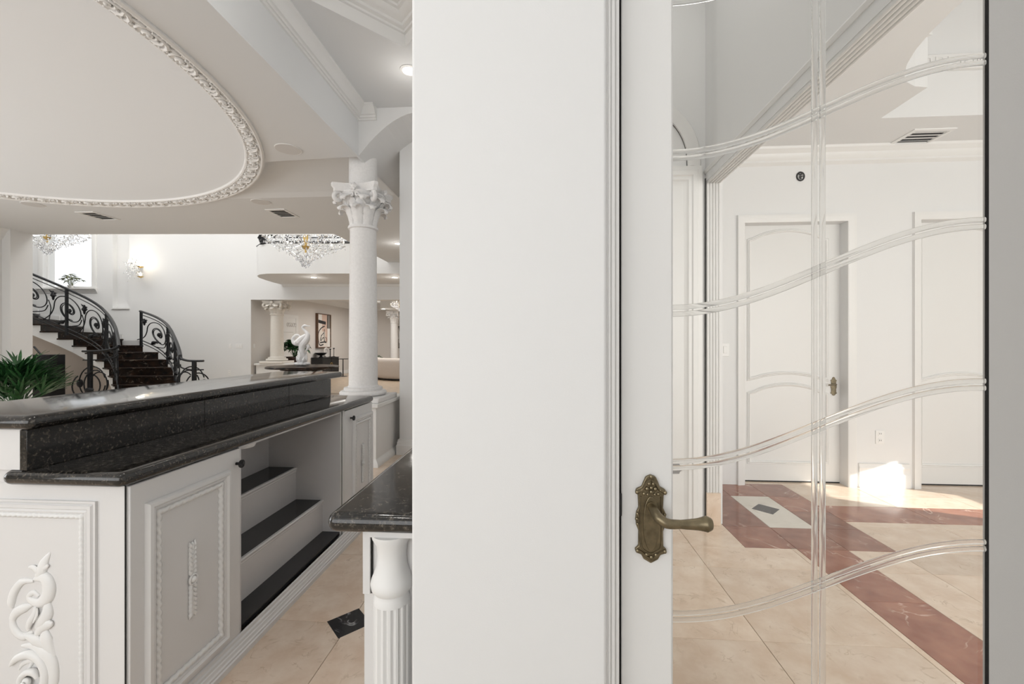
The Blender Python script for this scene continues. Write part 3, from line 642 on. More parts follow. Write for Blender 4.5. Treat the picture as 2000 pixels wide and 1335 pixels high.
# ================================================================== THE BAR
def slab(pts, z0, z1, name, m, parent=None, r=.016):
    """stone slab with a full bullnose edge"""
    n = 5; h = (z1 - z0) / 2; c = [Vector((x, y, 0)) for x, y in pts]
    k = len(c); ctr = sum(c, Vector()) / k; mb = MB(); rows = []
    prof = [(h * (1 - math.sin(a)) * 1.0, (z0 + z1) / 2 + h * -math.cos(a)) for a in [PI * j / 8 for j in range(9)]]
    for off, z in prof:
        ring_ = []
        for i in range(k):
            a, b, d = c[i - 1], c[i], c[(i + 1) % k]
            e0 = (b - a).normalized(); e1 = (d - b).normalized(); n0 = Vector((-e0.y, e0.x, 0)); n1 = Vector((-e1.y, e1.x, 0)); m_ = n0 + n1
            m_ = m_ / m_.dot(n0); ring_.append((b.x + m_.x * off, b.y + m_.y * off, z))
        rows.append(ring_)
    vs_ = [p for r_ in rows for p in r_]; fs_ = []
    for j in range(8): fs_ += [(j * k + i, j * k + (i + 1) % k, (j + 1) * k + (i + 1) % k, (j + 1) * k + i) for i in range(k)]
    fs_ += [tuple(range(k))[::-1], tuple(range(8 * k, 9 * k))]
    mb.add(vs_, fs_); return obj(name, mb, m, parent, smooth=40)
def rounded(x0, x1, y0, y1, r, corners=(1, 1, 1, 1), n=6):
    """counter-clockwise outline, corners: (x0y0, x1y0, x1y1, x0y1)"""
    out = []
    for (cx, cy, a0, on, px, py) in [(x0 + r, y0 + r, PI, corners[0], x0, y0), (x1 - r, y0 + r, 1.5 * PI, corners[1], x1, y0), (x1 - r, y1 - r, 0, corners[2], x1, y1), (x0 + r, y1 - r, .5 * PI, corners[3], x0, y1)]:
        if on: out += [(cx + r * math.cos(a0 + PI / 2 * k / n), cy + r * math.sin(a0 + PI / 2 * k / n)) for k in range(n + 1)]
        else: out.append((px, py))
    return out
o = slab(rounded(-1.648, -1.243, 1.178, 3.10, .03), .865, .91, 'bar_worktop', 'granite')
tag(o, 'long black granite worktop on the low side of the bar', 'worktop')
o = slab(rounded(-2.06, -1.535, 1.172, 3.21, .03), 1.035, 1.08, 'raised_bar_top', 'granite')
tag(o, 'raised black granite bar top reflecting the bright hall', 'bar top')
bw = thing('bar_wall', 'white upstand between worktop and raised bar top, faced with black granite', 'bar wall', (-1.8, 2.1, 0))
def wp(name, mb, m, parent, **k):
    mb.v = [p - parent.location for p in mb.v]; return obj(name, mb, m, parent, **k)
wp('core', B(-1.95, -1.592, 1.196, 3.06, .9105, 1.0345), 'cabinet', bw)
for y0, y1 in [(1.19, 1.875), (1.878, 2.54), (2.543, 3.07)]: wp('granite_facing', B(-1.590, -1.566, y0, y1, .9105, 1.0345), 'granite', bw, bevel=.001)
wp('core', B(-1.95, -1.652, 1.216, 3.06, .865, .9105), 'cabinet', bw)
wp('outer_panel', B(-1.97, -1.951, 1.196, 3.06, .912, 1.034), 'cabinet', bw)
XF = -1.265
def rope(path, r, twist, parent, name='rope_molding', N=Vector((1, 0, 0))):
    """two-strand twisted bead along straight runs"""
    mb = MB()
    for i in range(len(path)):
        a, b = Vector(path[i]), Vector(path[(i + 1) % len(path)]); d = b - a; L = d.length; t = d / L; side = N.cross(t); n = max(8, int(L / .004)); k = 10; vs_ = []; fs_ = []
        for q in range(n + 1):
            ph = twist * L * q / n
            for w in range(k):
                an = 2 * PI * w / k; rr = r * (.55 + .45 * abs(math.cos(an + ph)))
                vs_.append(a + t * (L * q / n) + (side * math.cos(an) + N * math.sin(an)) * rr)
        for q in range(n): fs_ += [(q * k + w, q * k + (w + 1) % k, (q + 1) * k + (w + 1) % k, (q + 1) * k + w) for w in range(k)]
        mb.add(vs_, fs_); mb.ball(a, r * 1.05, 8, 6)
    mb.v = [p - loc_of(parent) for p in mb.v]
    return obj(name, mb, 'trim', parent, smooth=60)
def loc_of(o):
    p = Vector(o.location)
    while o.parent: o = o.parent; p = p + Vector(o.location)
    return p
def wheat(cy, cz, x, parent, s=1.0):
    mb = MB()
    for sz in (-1, 1):
        for k in range(7):
            z0 = cz + sz * (.012 + .0165 * k) * s
            for sy in (-1, 1):
                mb.tube([Vector((x, cy, z0)), Vector((x + .006 * s, cy + sy * .010 * s, z0 + sz * .014 * s)), Vector((x + .003 * s, cy + sy * .013 * s, z0 + sz * .028 * s))], [.004 * s, .0075 * s, .001], 6)
        mb.tube([(x, cy, cz), (x + .004, cy, cz + sz * .125 * s), (x + .003, cy, cz + sz * .135 * s)], [.006 * s, .007 * s, .003], 6)
    mb.ball((x + .006, cy, cz), .013 * s, 10, 6); mb.tube([(x + .008, cy + .017 * s * math.cos(2 * PI * k / 14), cz + .017 * s * math.sin(2 * PI * k / 14)) for k in range(14)], .004, 6, closed=True)
    mb.v = [p - loc_of(parent) for p in mb.v]
    obj('wheat_ornament', mb, 'trim', parent, smooth=60)
def knob(y, z, parent):
    p0 = Vector((XF + .004, y, z)); mb = MB()
    mb.tube([p0, p0 + Vector((.018, 0, 0))], .006, 10); mb.tube([p0 + Vector((.018, 0, 0)), p0 + Vector((.021, 0, 0)), p0 + Vector((.027, 0, 0)), p0 + Vector((.028, 0, 0))], [.012, .0165, .0165, .012], 16)
    for a in range(3):
        d = Vector((0, math.cos(PI * a / 3), math.sin(PI * a / 3))) * .012; mb.tube([p0 + Vector((.0285, 0, 0)) - d, p0 + Vector((.0285, 0, 0)) + d], .0018, 5)
    mb.v = [p - loc_of(parent) for p in mb.v]; obj('knob', mb, 'black', parent)
FR = [(0, 0), (0, .006), (.006, .016), (.016, .018), (.024, .010), (.028, .012), (.036, .006), (.038, 0)]
def cab_door(y0, y1, z0, z1, parent, fy0, fy1, fz0, fz1, kn):
    d = obj('cabinet_door', MB().box(XF - .018, XF + .004, y0, y1, z0, z1).xf(Matrix.Translation(-loc_of(parent))), 'cabinet', parent, bevel=.003)
    x = XF + .004
    pth = [(x, fy0, fz0), (x, fy1, fz0), (x, fy1, fz1), (x, fy0, fz1)]
    mb = MB().sweep(pth, FR, N=(1, 0, 0), closed=True); mb.v = [p - loc_of(parent) for p in mb.v]; obj('panel_molding', mb, 'cabinet', d)
    i = .045; rope([(x + .003, fy0 + i, fz0 + i), (x + .003, fy1 - i, fz0 + i), (x + .003, fy1 - i, fz1 - i), (x + .003, fy0 + i, fz1 - i)], .0112, 120, d)
    wheat((fy0 + fy1) / 2, (fz0 + fz1) / 2, x, d); knob(*kn, d); return d
# near cabinet
c1 = thing('bar_cabinet', 'white bar cabinet with carved scroll end panel and rope-moulded door, nearest to the camera', 'cabinet', (-1.6, 1.45, 0), 0, 'bar cabinets')
wp('body', B(-1.95, XF - .018, 1.226, 1.700, .02, .8645), 'cabinet', c1)
ep = wp('end_panel', B(-1.95, XF - .008, 1.215, 1.226, 0, .8645), 'cabinet', c1, bevel=.0015)
cab_door(1.204 + .016, 1.699, .045, .860, c1, 1.268, 1.632, .105, .788, (1.676, .80))
wp('corner_gap', B(XF - .0065, XF - .0035, 1.2135, 1.2165, 0, .865), 'shadowgap', c1)
pth = [(-1.93, 1.215, .09), (-1.362, 1.215, .09), (-1.362, 1.215, .814), (-1.93, 1.215, .814)]
wp('panel_molding', MB().sweep(pth, [(0, 0), (0, .008), (.006, .008), (.010, .004), (.014, .010), (.024, .010), (.028, .005), (.034, .008), (.042, .004), (.044, 0)], N=(0, -1, 0), closed=True), 'cabinet', c1)
rope([(-1.93, 1.213, .14), (-1.410, 1.213, .14), (-1.410, 1.213, .766), (-1.93, 1.213, .766)], .0088, 178, c1, N=Vector((0, -1, 0)))
# carved acanthus scroll of the end panel, drawn in image units of the panel
def carve(parent):
    mb = MB()
    def q(p): c = onY(p[0] / 4.527, 1040 + p[1] / 4.527, 1.215); return Vector((c.x, 1.215, c.z))
    sc = 1.215 / F / 4.527 * 1.0
    ax_ = Vector((0, 1, 0))
    def st(pts, rad, n=5, fl=.42, lift=0):
        P = catmull([q(p) - Vector((0, lift, 0)) for p in pts], n); mb.tube(P, [r * sc * 1.35 for r in lerplist(rad, n)], 10, flat=(ax_, fl))
    st([(330, 390), (370, 330), (395, 260), (445, 172)], [20, 42, 34, 5], fl=.5)
    st([(268, 300), (310, 300), (350, 330), (410, 300), (440, 280)], [8, 18, 22, 16, 8], lift=.004)
    st([(300, 410), (400, 395), (440, 470), (425, 560), (360, 615), (285, 600), (255, 560), (300, 525), (345, 560)], [10, 45, 50, 48, 38, 26, 18, 20, 14], fl=.55)
    st([(300, 425), (200, 430), (130, 520), (105, 620), (118, 660)], [12, 26, 30, 28, 10], fl=.7)
    st([(300, 630), (220, 660), (150, 700), (115, 770), (140, 860), (215, 915), (295, 870)], [8, 34, 34, 24, 30, 30, 8], fl=.6)
    st([(420, 610), (425, 700), (380, 780), (330, 850)], [25, 45, 50, 20], fl=.55)
    st([(330, 640), (330, 700), (290, 770), (270, 830), (280, 850)], [8, 22, 24, 16, 10], fl=.6, lift=.006)
    st([(375, 640), (372, 700), (340, 770)], [5, 10, 5], lift=.014)
    st([(480, 800), (440, 800), (380, 830), (330, 900)], [14, 36, 34, 14], lift=.004)
    st([(190, 1000), (300, 1000), (400, 1060), (460, 1150), (470, 1300), (430, 1440)], [8, 30, 55, 50, 45, 20], fl=.5)
    st([(400, 850), (410, 930), (440, 1050), (480, 1180), (480, 1320), (430, 1450)], [20, 50, 40, 30, 30, 20], fl=.45)
    st([(230, 900), (330, 940), (420, 1010)], [12, 42, 16], fl=.5, lift=.003)
    st([(105, 1165), (170, 1095), (280, 1060), (370, 1105), (420, 1200), (415, 1310), (350, 1400)], [6, 26, 32, 34, 34, 34, 24], fl=.75, lift=.006)
    st([(165, 1210), (210, 1150), (290, 1130), (240, 1220)], [5, 18, 20, 5], fl=.6)
    st([(365, 1260), (330, 1210), (265, 1215), (215, 1270), (220, 1330), (280, 1370), (350, 1340)], [14, 24, 22, 20, 20, 20, 14], fl=.9, lift=.01)
    c = q((268, 1295)); mb.ball(c - Vector((0, .010, 0)), 42 * sc, 14, 8, (1, .6, 1)); mb.ball(c - Vector((0, .02, 0)), 22 * sc, 12, 6, (1, .6, 1))
    mb.v = [p - loc_of(parent) for p in mb.v]; obj('carved_scroll', mb, 'trim', parent, smooth=70)
carve(c1)
# open shelf unit
c2 = thing('open_shelf_unit', 'open bar unit with three stepped black stone shelves between the two cabinet doors', 'shelf', (-1.6, 2.16, 0))
YA0, YA1 = 1.700, 2.630
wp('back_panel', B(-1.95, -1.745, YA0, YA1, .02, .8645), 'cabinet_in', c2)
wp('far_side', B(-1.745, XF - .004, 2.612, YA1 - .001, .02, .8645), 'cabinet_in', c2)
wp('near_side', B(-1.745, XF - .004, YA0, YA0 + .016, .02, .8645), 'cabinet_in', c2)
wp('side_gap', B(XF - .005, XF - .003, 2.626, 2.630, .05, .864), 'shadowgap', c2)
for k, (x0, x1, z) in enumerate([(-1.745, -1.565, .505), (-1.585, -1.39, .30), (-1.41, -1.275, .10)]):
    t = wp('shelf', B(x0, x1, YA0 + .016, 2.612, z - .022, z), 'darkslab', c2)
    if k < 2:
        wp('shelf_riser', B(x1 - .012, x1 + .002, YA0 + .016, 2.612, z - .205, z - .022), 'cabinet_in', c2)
        wp('shelf_nosing', MB().sweep([(x1 - .004, 2.611, z), (x1 - .004, YA0 + .016, z)], [(0, .0015), (.012, .001), (.016, -.006), (.013, -.014), (.009, -.018), (.009, -.026), (.006, -.03), (0, -.03)]), 'cabinet', c2)
wp('top_rail', B(XF - .03, XF - .006, YA0, YA1, .855, .8645), 'cabinet', c2)
pk = thing('puck_light', 'small round white lamp under the worktop above the stepped shelves', 'lamp', (-1.365, 1.84, .8645))
obj('rim', MB().lathe([(.062, 0), (.065, -.02), (.058, -.036), (.045, -.038)], 24), 'plate', pk); obj('diffuser', MB().lathe([(.044, -.0385), (.03, -.041), (.001, -.042)], 20), 'plate', pk)
# far cabinet
c3 = thing('bar_cabinet', 'white bar cabinet with rope-moulded door at the far end beside the stone column', 'cabinet', (-1.6, 2.9, 0), 0, 'bar cabinets')
wp('body', B(-1.95, XF - .018, 2.631, 3.10, .02, .8645), 'cabinet', c3)
wp('stile', B(XF - .018, XF + .002, 2.634, 2.655, .045, .864), 'cabinet', c3)
cab_door(2.658, 3.10, .045, .860, c3, 2.765, 3.088, .105, .795, (2.735, .803))
# skirting along the bar
sk = MB().sweep([(XF + .005, 3.12, 0), (XF + .005, 1.20, 0)][::-1], [(0, 0), (-.034, 0), (-.034, .022), (-.029, .026), (-.029, .034), (-.024, .038), (-.021, .05), (-.016, .052), (-.015, .062), (-.008, .066), (-.007, .078), (0, .082)])
tag(obj('bar_skirting', sk, 'cabinet'), 'stepped white plinth moulding along the foot of the bar', 'skirting')
# ---- back counter by the wall
o = slab(rounded(-.492, .098, .932, 3.0, .025, (1, 0, 0, 0)), .865, .91, 'back_worktop', 'granite'); tag(o, 'black granite worktop of the back counter beside the near wall', 'worktop')
bc = thing('back_counter', 'white back counter cabinet with a fluted corner column under black granite', 'cabinet', (-.2, 1.5, 0))
wp('body', B(-.424, .098, .995, 3.0, .0, .8645), 'cabinet', bc)
wp('frame_edge', B(-.424, -.406, .985, .995, .70, .8645), 'cabinet', bc, bevel=.001)
wp('side_gap', B(-.4055, -.402, .990, .9955, .70, .862), 'shadowgap', bc)
wp('top_block', B(-.398, -.26, .952, .995, .852, .8645), 'cabinet', bc)
pc = Vector((-.352, .985, 0)); col = MB().lathe([(.046, .852), (.0455, .842), (.036, .825), (.0335, .80), (.036, .775), (.047, .745), (.0495, .735), (.047, .722), (.040, .714), (.040, .706), (.043, .700), (.043, .69)], 32, (pc.x, pc.y, 0))
cc = wp('column_head', col, 'trim', bc)
fl = MB(); nf = 16; prof = []
for k in range(nf * 6):
    a = 2 * PI * k / (nf * 6); prof.append(.043 - .006 * max(0, math.cos(a * nf)) ** .7)
vs_ = []; 
for z in (.02, .693): vs_ += [(pc.x + prof[k] * math.cos(2 * PI * k / 96), pc.y + prof[k] * math.sin(2 * PI * k / 96), z) for k in range(96)]
fl.add(vs_, [(k, (k + 1) % 96, 96 + (k + 1) % 96, 96 + k) for k in range(96)]); fl.f += [tuple(range(96)), tuple(range(96, 192))]
wp('fluted_shaft', fl, 'trim', bc, smooth=25)
wp('column_foot', MB().lathe([(.052, 0), (.052, .02), (.044, .025)], 32, (pc.x, pc.y, 0)), 'trim', bc)

# ================================================================== COLUMNS
def leaf_mesh(w, h, lean, roll, m, name='leaf', n=6):
    """acanthus leaf: upright lobed sheet that leans outward (+x) and rolls over at the tip"""
    mb = MB(); vs_ = []; rows = 13; hz = h - roll
    for j in range(rows):
        t = j / (rows - 1)
        ww = w * (.80 + .30 * math.sin(PI * min(1, t))) * (1 - .5 * max(0, t - .8) / .2) * (1 + .09 * math.cos(t * 24))
        if t < .55: x, z = lean * (t / .55) ** 1.8, hz * t / .55
        else: a = (t - .55) / .45 * PI * 1.15; x = lean + roll * (1 - math.cos(a)) * 1.1; z = hz + roll * math.sin(a)
        for k in range(n + 1):
            s_ = -1 + 2 * k / n; vs_.append((x - w * .16 * s_ * s_ + (.05 * w if k == n // 2 else 0), s_ * ww / 2, z - (.10 * roll * s_ * s_ if t > .6 else 0)))
    fs_ = [(j * (n + 1) + k, j * (n + 1) + k + 1, (j + 1) * (n + 1) + k + 1, (j + 1) * (n + 1) + k) for j in range(rows - 1) for k in range(n)]
    nv = len(vs_); back = []
    for j in range(rows):
        t = j / (rows - 1); a = max(0, (t - .55) / .45 * PI * 1.15); th = w * .09
        back += [(x - th * math.cos(a), y, z + -th * math.sin(a) * -1 * -1) for x, y, z in vs_[j * (n + 1):(j + 1) * (n + 1)]]
    fs2 = [tuple(i + nv for i in f[::-1]) for f in fs_]
    edge = [k for k in range(n + 1)] + [j * (n + 1) + n for j in range(1, rows)] + [(rows - 1) * (n + 1) + k for k in range(n - 1, -1, -1)] + [j * (n + 1) for j in range(rows - 2, 0, -1)]
    fe = [(edge[i], edge[(i + 1) % len(edge)], edge[(i + 1) % len(edge)] + nv, edge[i] + nv) for i in range(len(edge))]
    mb.add(vs_ + back, fs_ + fs2 + fe)
    return mb.mesh(name, 60, m)
def column(label, loc, rz, R, base_h, shaft_h, cap_h, m, detail=True, stub=0, group=None):
    t = thing('stone_column', label, 'column', loc, rz, group)
    q = R / .15
    obj('plinth', B(-.285 * q, .285 * q, -.285 * q, .285 * q, 0, base_h * .32), m, t, bevel=.008)
    z0 = base_h * .32; bh = base_h - z0
    obj('base', MB().lathe([(.22 * q, z0), (.245 * q, z0 + bh * .15), (.25 * q, z0 + bh * .3), (.235 * q, z0 + bh * .48), (.20 * q, z0 + bh * .52), (.205 * q, z0 + bh * .66), (.20 * q, z0 + bh * .8), (.165 * q, z0 + bh * .84), (.155 * q, z0 + bh)], 40), m, t)
    zs = base_h + shaft_h
    obj('shaft', MB().lathe([(R * 1.02, base_h - .005), (R, base_h + shaft_h * .3), (R * .93, zs)], 40), m, t)
    obj('necking', MB().lathe([(R * .92, zs - .02), (R * 1.05, zs - .012), (R * 1.07, zs), (R * 1.05, zs + .014), (R * .92, zs + .02)], 40), m, t)
    cap = obj('capital', MB().lathe([(R * .90, zs), (R * .94, zs + cap_h * .3), (R * 1.10, zs + cap_h * .5), (R * 1.35, zs + cap_h * .70), (R * 1.62, zs + cap_h * .80), (R * 1.62, zs + cap_h * .82)], 32), m, t)
    lo = leaf_mesh(.112 * q, cap_h * .46, .040 * q, .038 * q, m); hi = leaf_mesh(.125 * q, cap_h * .40, .055 * q, .042 * q, m)
    for k in range(8):
        a = 2 * PI * k / 8
        link('leaf', lo, cap, M=Matrix.Translation((R * .99 * math.cos(a), R * .99 * math.sin(a), zs + .015)) @ Matrix.Rotation(a, 4, 'Z'))
        a += PI / 8
        link('leaf', hi, cap, M=Matrix.Translation((R * 1.02 * math.cos(a), R * 1.02 * math.sin(a), zs + cap_h * .30)) @ Matrix.Rotation(a, 4, 'Z'))
    za = zs + cap_h * .80
    vol = MB()
    pth = [Vector((R * 1.0, 0, zs + cap_h * .50)), Vector((R * 1.25, 0, zs + cap_h * .66)), Vector((R * 1.62, 0, za - .015))]
    for k in range(15):
        an = PI * .62 - k * .42; rr = .058 * q * (1 - k / 19); pth.append(Vector((R * 1.80 + rr * math.cos(an), 0, za - .058 * q + rr * math.sin(an))))
    vol.tube(catmull(pth, 2), lerplist([.014 * q, .020 * q, .026 * q] + [.024 * q] * 12 + [.018 * q] * 3, 2), 7)
    volm = vol.mesh('volute', 60, m)
    for k in range(4): link('volute', volm, cap, M=Matrix.Rotation(PI / 4 + k * PI / 2, 4, 'Z'))
    hel = MB()
    for s_ in (-1, 1):
        hp_ = [Vector((R * 1.02, s_ * .10 * q, zs + cap_h * .5)), Vector((R * 1.36, s_ * .06 * q, zs + cap_h * .68))]
        for k in range(11):
            an = PI / 2 - k * .5; rr = .024 * q * (1 - k / 14); hp_.append(Vector((R * 1.52, s_ * (.034 * q - rr * math.cos(an) * 1), zs + cap_h * .70 + rr * math.sin(an))))
        hel.tube(hp_, .014 * q, 6)
    hm = hel.mesh('helix', 60, m)
    fm = MB().ball((R * 1.66, 0, za + cap_h * .08), .030 * q, 8, 6, (.8, 1, 1.2))
    for k in range(5): a = 2 * PI * k / 5; fm.ball((R * 1.69, .028 * q * math.cos(a), za + cap_h * .08 + .028 * q * math.sin(a)), .016 * q, 6, 4)
    fm = fm.mesh('rosette', 60, m)
    for k in range(4): link('helix', hm, cap, M=Matrix.Rotation(k * PI / 2, 4, 'Z')); link('rosette', fm, cap, M=Matrix.Rotation(k * PI / 2, 4, 'Z'))
    def abac(r, c):
        pts = []
        for k in range(4):
            a0 = PI / 4 + k * PI / 2; a1 = a0 + PI / 2
            p0 = Vector((r * math.cos(a0), r * math.sin(a0))); p1 = Vector((r * math.cos(a1), r * math.sin(a1))); t_ = (p1 - p0).normalized(); nn = Vector((t_.y, -t_.x))
            for j in range(9):
                s_ = j / 8; pts.append(p0.lerp(p1, .06 + .88 * s_) - nn * c * math.sin(PI * s_))
        return pts
    r = R * 2.42
    mb = MB(); a1, a2, a3 = abac(r * .93, .05 * q), abac(r, .055 * q), abac(r * .97, .055 * q); n = len(a1); za1 = za + cap_h * .07; za2 = za + cap_h * .13; za3 = zs + cap_h
    mb.add([(x, y, za) for x, y in a1] + [(x, y, za1) for x, y in a1] + [(x, y, za2) for x, y in a2] + [(x, y, za3) for x, y in a2],
           [tuple(range(n))[::-1], tuple(range(3 * n, 4 * n))] + [(j * n + k, j * n + (k + 1) % n, (j + 1) * n + (k + 1) % n, (j + 1) * n + k) for j in range(3) for k in range(n)])
    obj('abacus', mb, m, cap, bevel=.003)
    if stub: obj('drum', MB().lathe([(R * 1.0, zs + cap_h), (R * 1.0, zs + cap_h + stub)], 32), m, t)
    return t
# half wall and main column
struct('wall_half', B(-2.26, -1.72, 4.335, 5.25, 0, .62), 'plaster', 'low white half wall carrying the stone column beside the bar', 'wall', bevel=.004)
struct('trim_13', B(-2.29, -1.69, 4.305, 5.25, .62, .665), 'plaster', 'white coping on the half wall under the stone column', 'trim', bevel=.008)
struct('baseboard_half', MB().sweep([(-2.26, 4.335, 0), (-1.72, 4.335, 0), (-1.72, 5.25, 0)], [(0, 0), (-.03, 0), (-.03, .03), (-.02, .05), (-.008, .06), (0, .08)]), 'plaster', 'low plinth of the half wall under the column', 'baseboard')
column('large stone column with leafy Corinthian capital standing on the half wall by the bar', (-1.985, 4.63, .665), 0, .152, .17, 1.75, .44, 'stone', stub=.36)
# column in the hall opening
v2 = 12.55
p = hp(541, 712, v2); c2w = H(p.x, v2, 0)
struct('wall_half_far', B(hp(500, 0, 12.3).x, hp(572, 0, 12.3).x, 12.31, 12.85, 0, .66), 'plaster', 'low white half wall below the cream column in the hall opening', 'wall', hall=True)
struct('trim_14', B(hp(499, 0, 12.3).x - .02, hp(573, 0, 12.3).x + .03, 12.25, 12.9, .66, .715), 'plaster', 'white coping on the half wall in the hall opening', 'trim', hall=True, bevel=.01)
column('cream Corinthian column in the hall opening, left of the bird statue', (c2w.x, c2w.y, .715), YAW, .178, .20, 1.23, .40, 'stone_warm')
column('distant pale column in the far room, right of the large stone column', onY(770, 700, 18.2).to_2d().to_3d(), 0, .17, .2, 2.0, .5, 'stone')

# ================================================================== CEILING FIXTURES
def speaker(label, px, py):
    c = onZ(px, py, Z1); t = thing('ceiling_speaker', label, 'speaker', c, 0, 'round ceiling speakers')
    obj('rim', MB().tube([(.122 * math.cos(2 * PI * k / 40), .122 * math.sin(2 * PI * k / 40), -.002) for k in range(40)], .005, 6, closed=True), 'plate', t)
    obj('grille', MB().lathe([(.119, -.001), (.118, -.006), (.001, -.008)], 40), 'grille', t)
speaker('round ceiling speaker between the carved ring and the tray edge', 563, 291)
speaker('round ceiling speaker near the air vent behind the carved ring', 510, 394)
speaker('round ceiling speaker at far left behind the carved ring', 65, 399)
c = onZ(552, 416, Z1); vent('ceiling_vent', 'white air vent in the bar ceiling above the chandelier, right of the other one', (c.x, c.y), .30, .40, Z1)
c = onZ(192, 421, Z1); vent('ceiling_vent', 'white air vent in the bar ceiling at left, above the staircase', (c.x, c.y), .30, .42, Z1)
def downlight(label, c, z, r=.055, power=2):
    t = thing('downlight', label, 'ceiling light', (c[0], c[1], z), 0, 'recessed ceiling lights')
    obj('rim', MB().lathe([(r * .95, -.001), (r * 1.35, -.002), (r * 1.38, -.006), (r * .98, -.010), (r * .9, -.002)], 28, cap=False), 'plate', t)
    obj('lens', MB().lathe([(r * .93, -.003), (r * .5, -.006), (.001, -.007)], 24), 'lamp', t)
    if power: l_ = light('downlight_lamp', 'POINT', (0, 0, -.22), power, (1, .96, .9), shadow_soft_size=.05); l_.parent = t
c = onZ(799, 137, Z2); downlight('lit recessed ceiling light at the edge of the near wall, in the tray ceiling', c, Z2, .06, 1.2)
downlight('added unseen tray ceiling light above the middle of the bar aisle', (-1.19, 1.7), Z2, .075, 9)  # out of view, added to brighten the side face of the tray
downlight('added unseen tray ceiling light nearest to the near wall, above the aisle entrance', (-1.19, .1), Z2, .075, 9)  # second unseen fitting, added for more light on the tray face
c = onZ(778, 475, Z1); downlight('lit recessed ceiling light right of the stone column capital', c, Z1, .07)
p = hp(613, 543, 10.9); c = H(p.x, 10.9, 0); downlight('lit recessed light under the balcony, left of the stone column', c, 3.0, .075)
p = hp(771, 543, 10.9); c = H(p.x, 10.9, 0); downlight('lit recessed light under the balcony, right of the stone column', c, 3.0, .075)
c = onZ(749, 603, 2.7); downlight('small lit ceiling light in the far room', c, 2.7, .08)

# ================================================================== STAIRCASE
RI = .178
ik = [(0, 228, 9.05), (1, 226.5, 9.3), (2, 224, 9.55), (3, 220, 9.8), (4, 213, 10.03), (5, 203, 10.22), (6, 189, 10.36), (7, 169, 10.45), (8, 143, 10.5), (9, 113, 10.5), (10, 79, 10.46), (11, 44, 10.4), (12, 8, 10.32), (13, -28, 10.22), (14, -64, 10.1), (15, -100, 10)]
okk = [(0, 359, 9.0), (1, 356, 9.3), (2, 351, 9.6), (3, 345, 9.95), (4, 338, 10.3), (5, 328, 10.7), (6, 309, 11.1), (7, 279, 11.6), (8, 240, 11.95), (9, 200, 12.12), (10, 160, 12.17), (11, 118, 12.18), (12, 76, 12.18), (13, 36, 12.18), (14, -5, 12.18), (15, -45, 12.18)]
I = [Vector(((x - 1000) / F * v, v, RI * k)) for k, x, v in ik]; O = [Vector(((x - 1000) / F * v, v, RI * k)) for k, x, v in okk]
st = thing('staircase', 'curving staircase of dark veined marble steps with white stringer', 'staircase', (0, 0, 0), YAW)
for k in range(1, 15):
    a, b, c, d = I[k].copy(), O[k].copy(), O[k + 1].copy(), I[k + 1].copy(); z = RI * k
    for q in (a, b, c, d): q.z = z
    fwd = ((c + d) / 2 - (a + b) / 2).normalized() * .03; side = (a - b).normalized() * .035
    step = obj('step', MB().prism([a - fwd + side, b - fwd, c, d + side][::-1], (0, 0, -.035)), 'stairmarble', st, bevel=.006)
    obj('riser', MB().prism([a + Vector((0, 0, -.035)), b + Vector((0, 0, -.035)), b + Vector((0, 0, -RI - .001)), a + Vector((0, 0, -RI - .001))], fwd * .8), 'stairmarble', step)
mb = MB()
for k in range(0, 15):
    a, d = I[k].copy(), I[k + 1].copy(); top = RI * k - .035 if k else .0
    za = max(0, RI * k - .36); zb = max(0, RI * (k + 1) - .36)
    b, c = O[k], O[k + 1]
    mb.poly([Vector((a.x, a.y, max(top, 0))), Vector((d.x, d.y, max(top, 0))), Vector((d.x, d.y, zb)), Vector((a.x, a.y, za))])
    mb.poly([Vector((a.x, a.y, za)), Vector((d.x, d.y, zb)), Vector((c.x, c.y, zb)), Vector((b.x, b.y, za))])
    mb.poly([Vector((a.x, a.y, max(top, 0))), Vector((b.x, b.y, max(top, 0))), Vector((c.x, c.y, max(top, 0))), Vector((d.x, d.y, max(top, 0)))])
    mb.poly([Vector((b.x, b.y, max(top, 0))), Vector((c.x, c.y, max(top, 0))), Vector((c.x, c.y, zb)), Vector((b.x, b.y, za))])
obj('stringer', mb, 'wall', st, smooth=0)
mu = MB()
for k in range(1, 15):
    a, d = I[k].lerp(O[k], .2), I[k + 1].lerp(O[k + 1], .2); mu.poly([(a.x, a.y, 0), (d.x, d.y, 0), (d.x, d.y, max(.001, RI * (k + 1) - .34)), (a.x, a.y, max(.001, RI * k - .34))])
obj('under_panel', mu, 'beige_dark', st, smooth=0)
mb = MB()
for k in range(7, 15):
    b, c = O[k], O[k + 1]; mb.prism([Vector((b.x + .0, b.y + .0, RI * k)), Vector((c.x, c.y, RI * k)), Vector((c.x, c.y, RI * k + .13)), Vector((b.x, b.y, RI * k + .13))], (0, -.03, 0))
obj('wall_skirting', mb, 'trim', st)
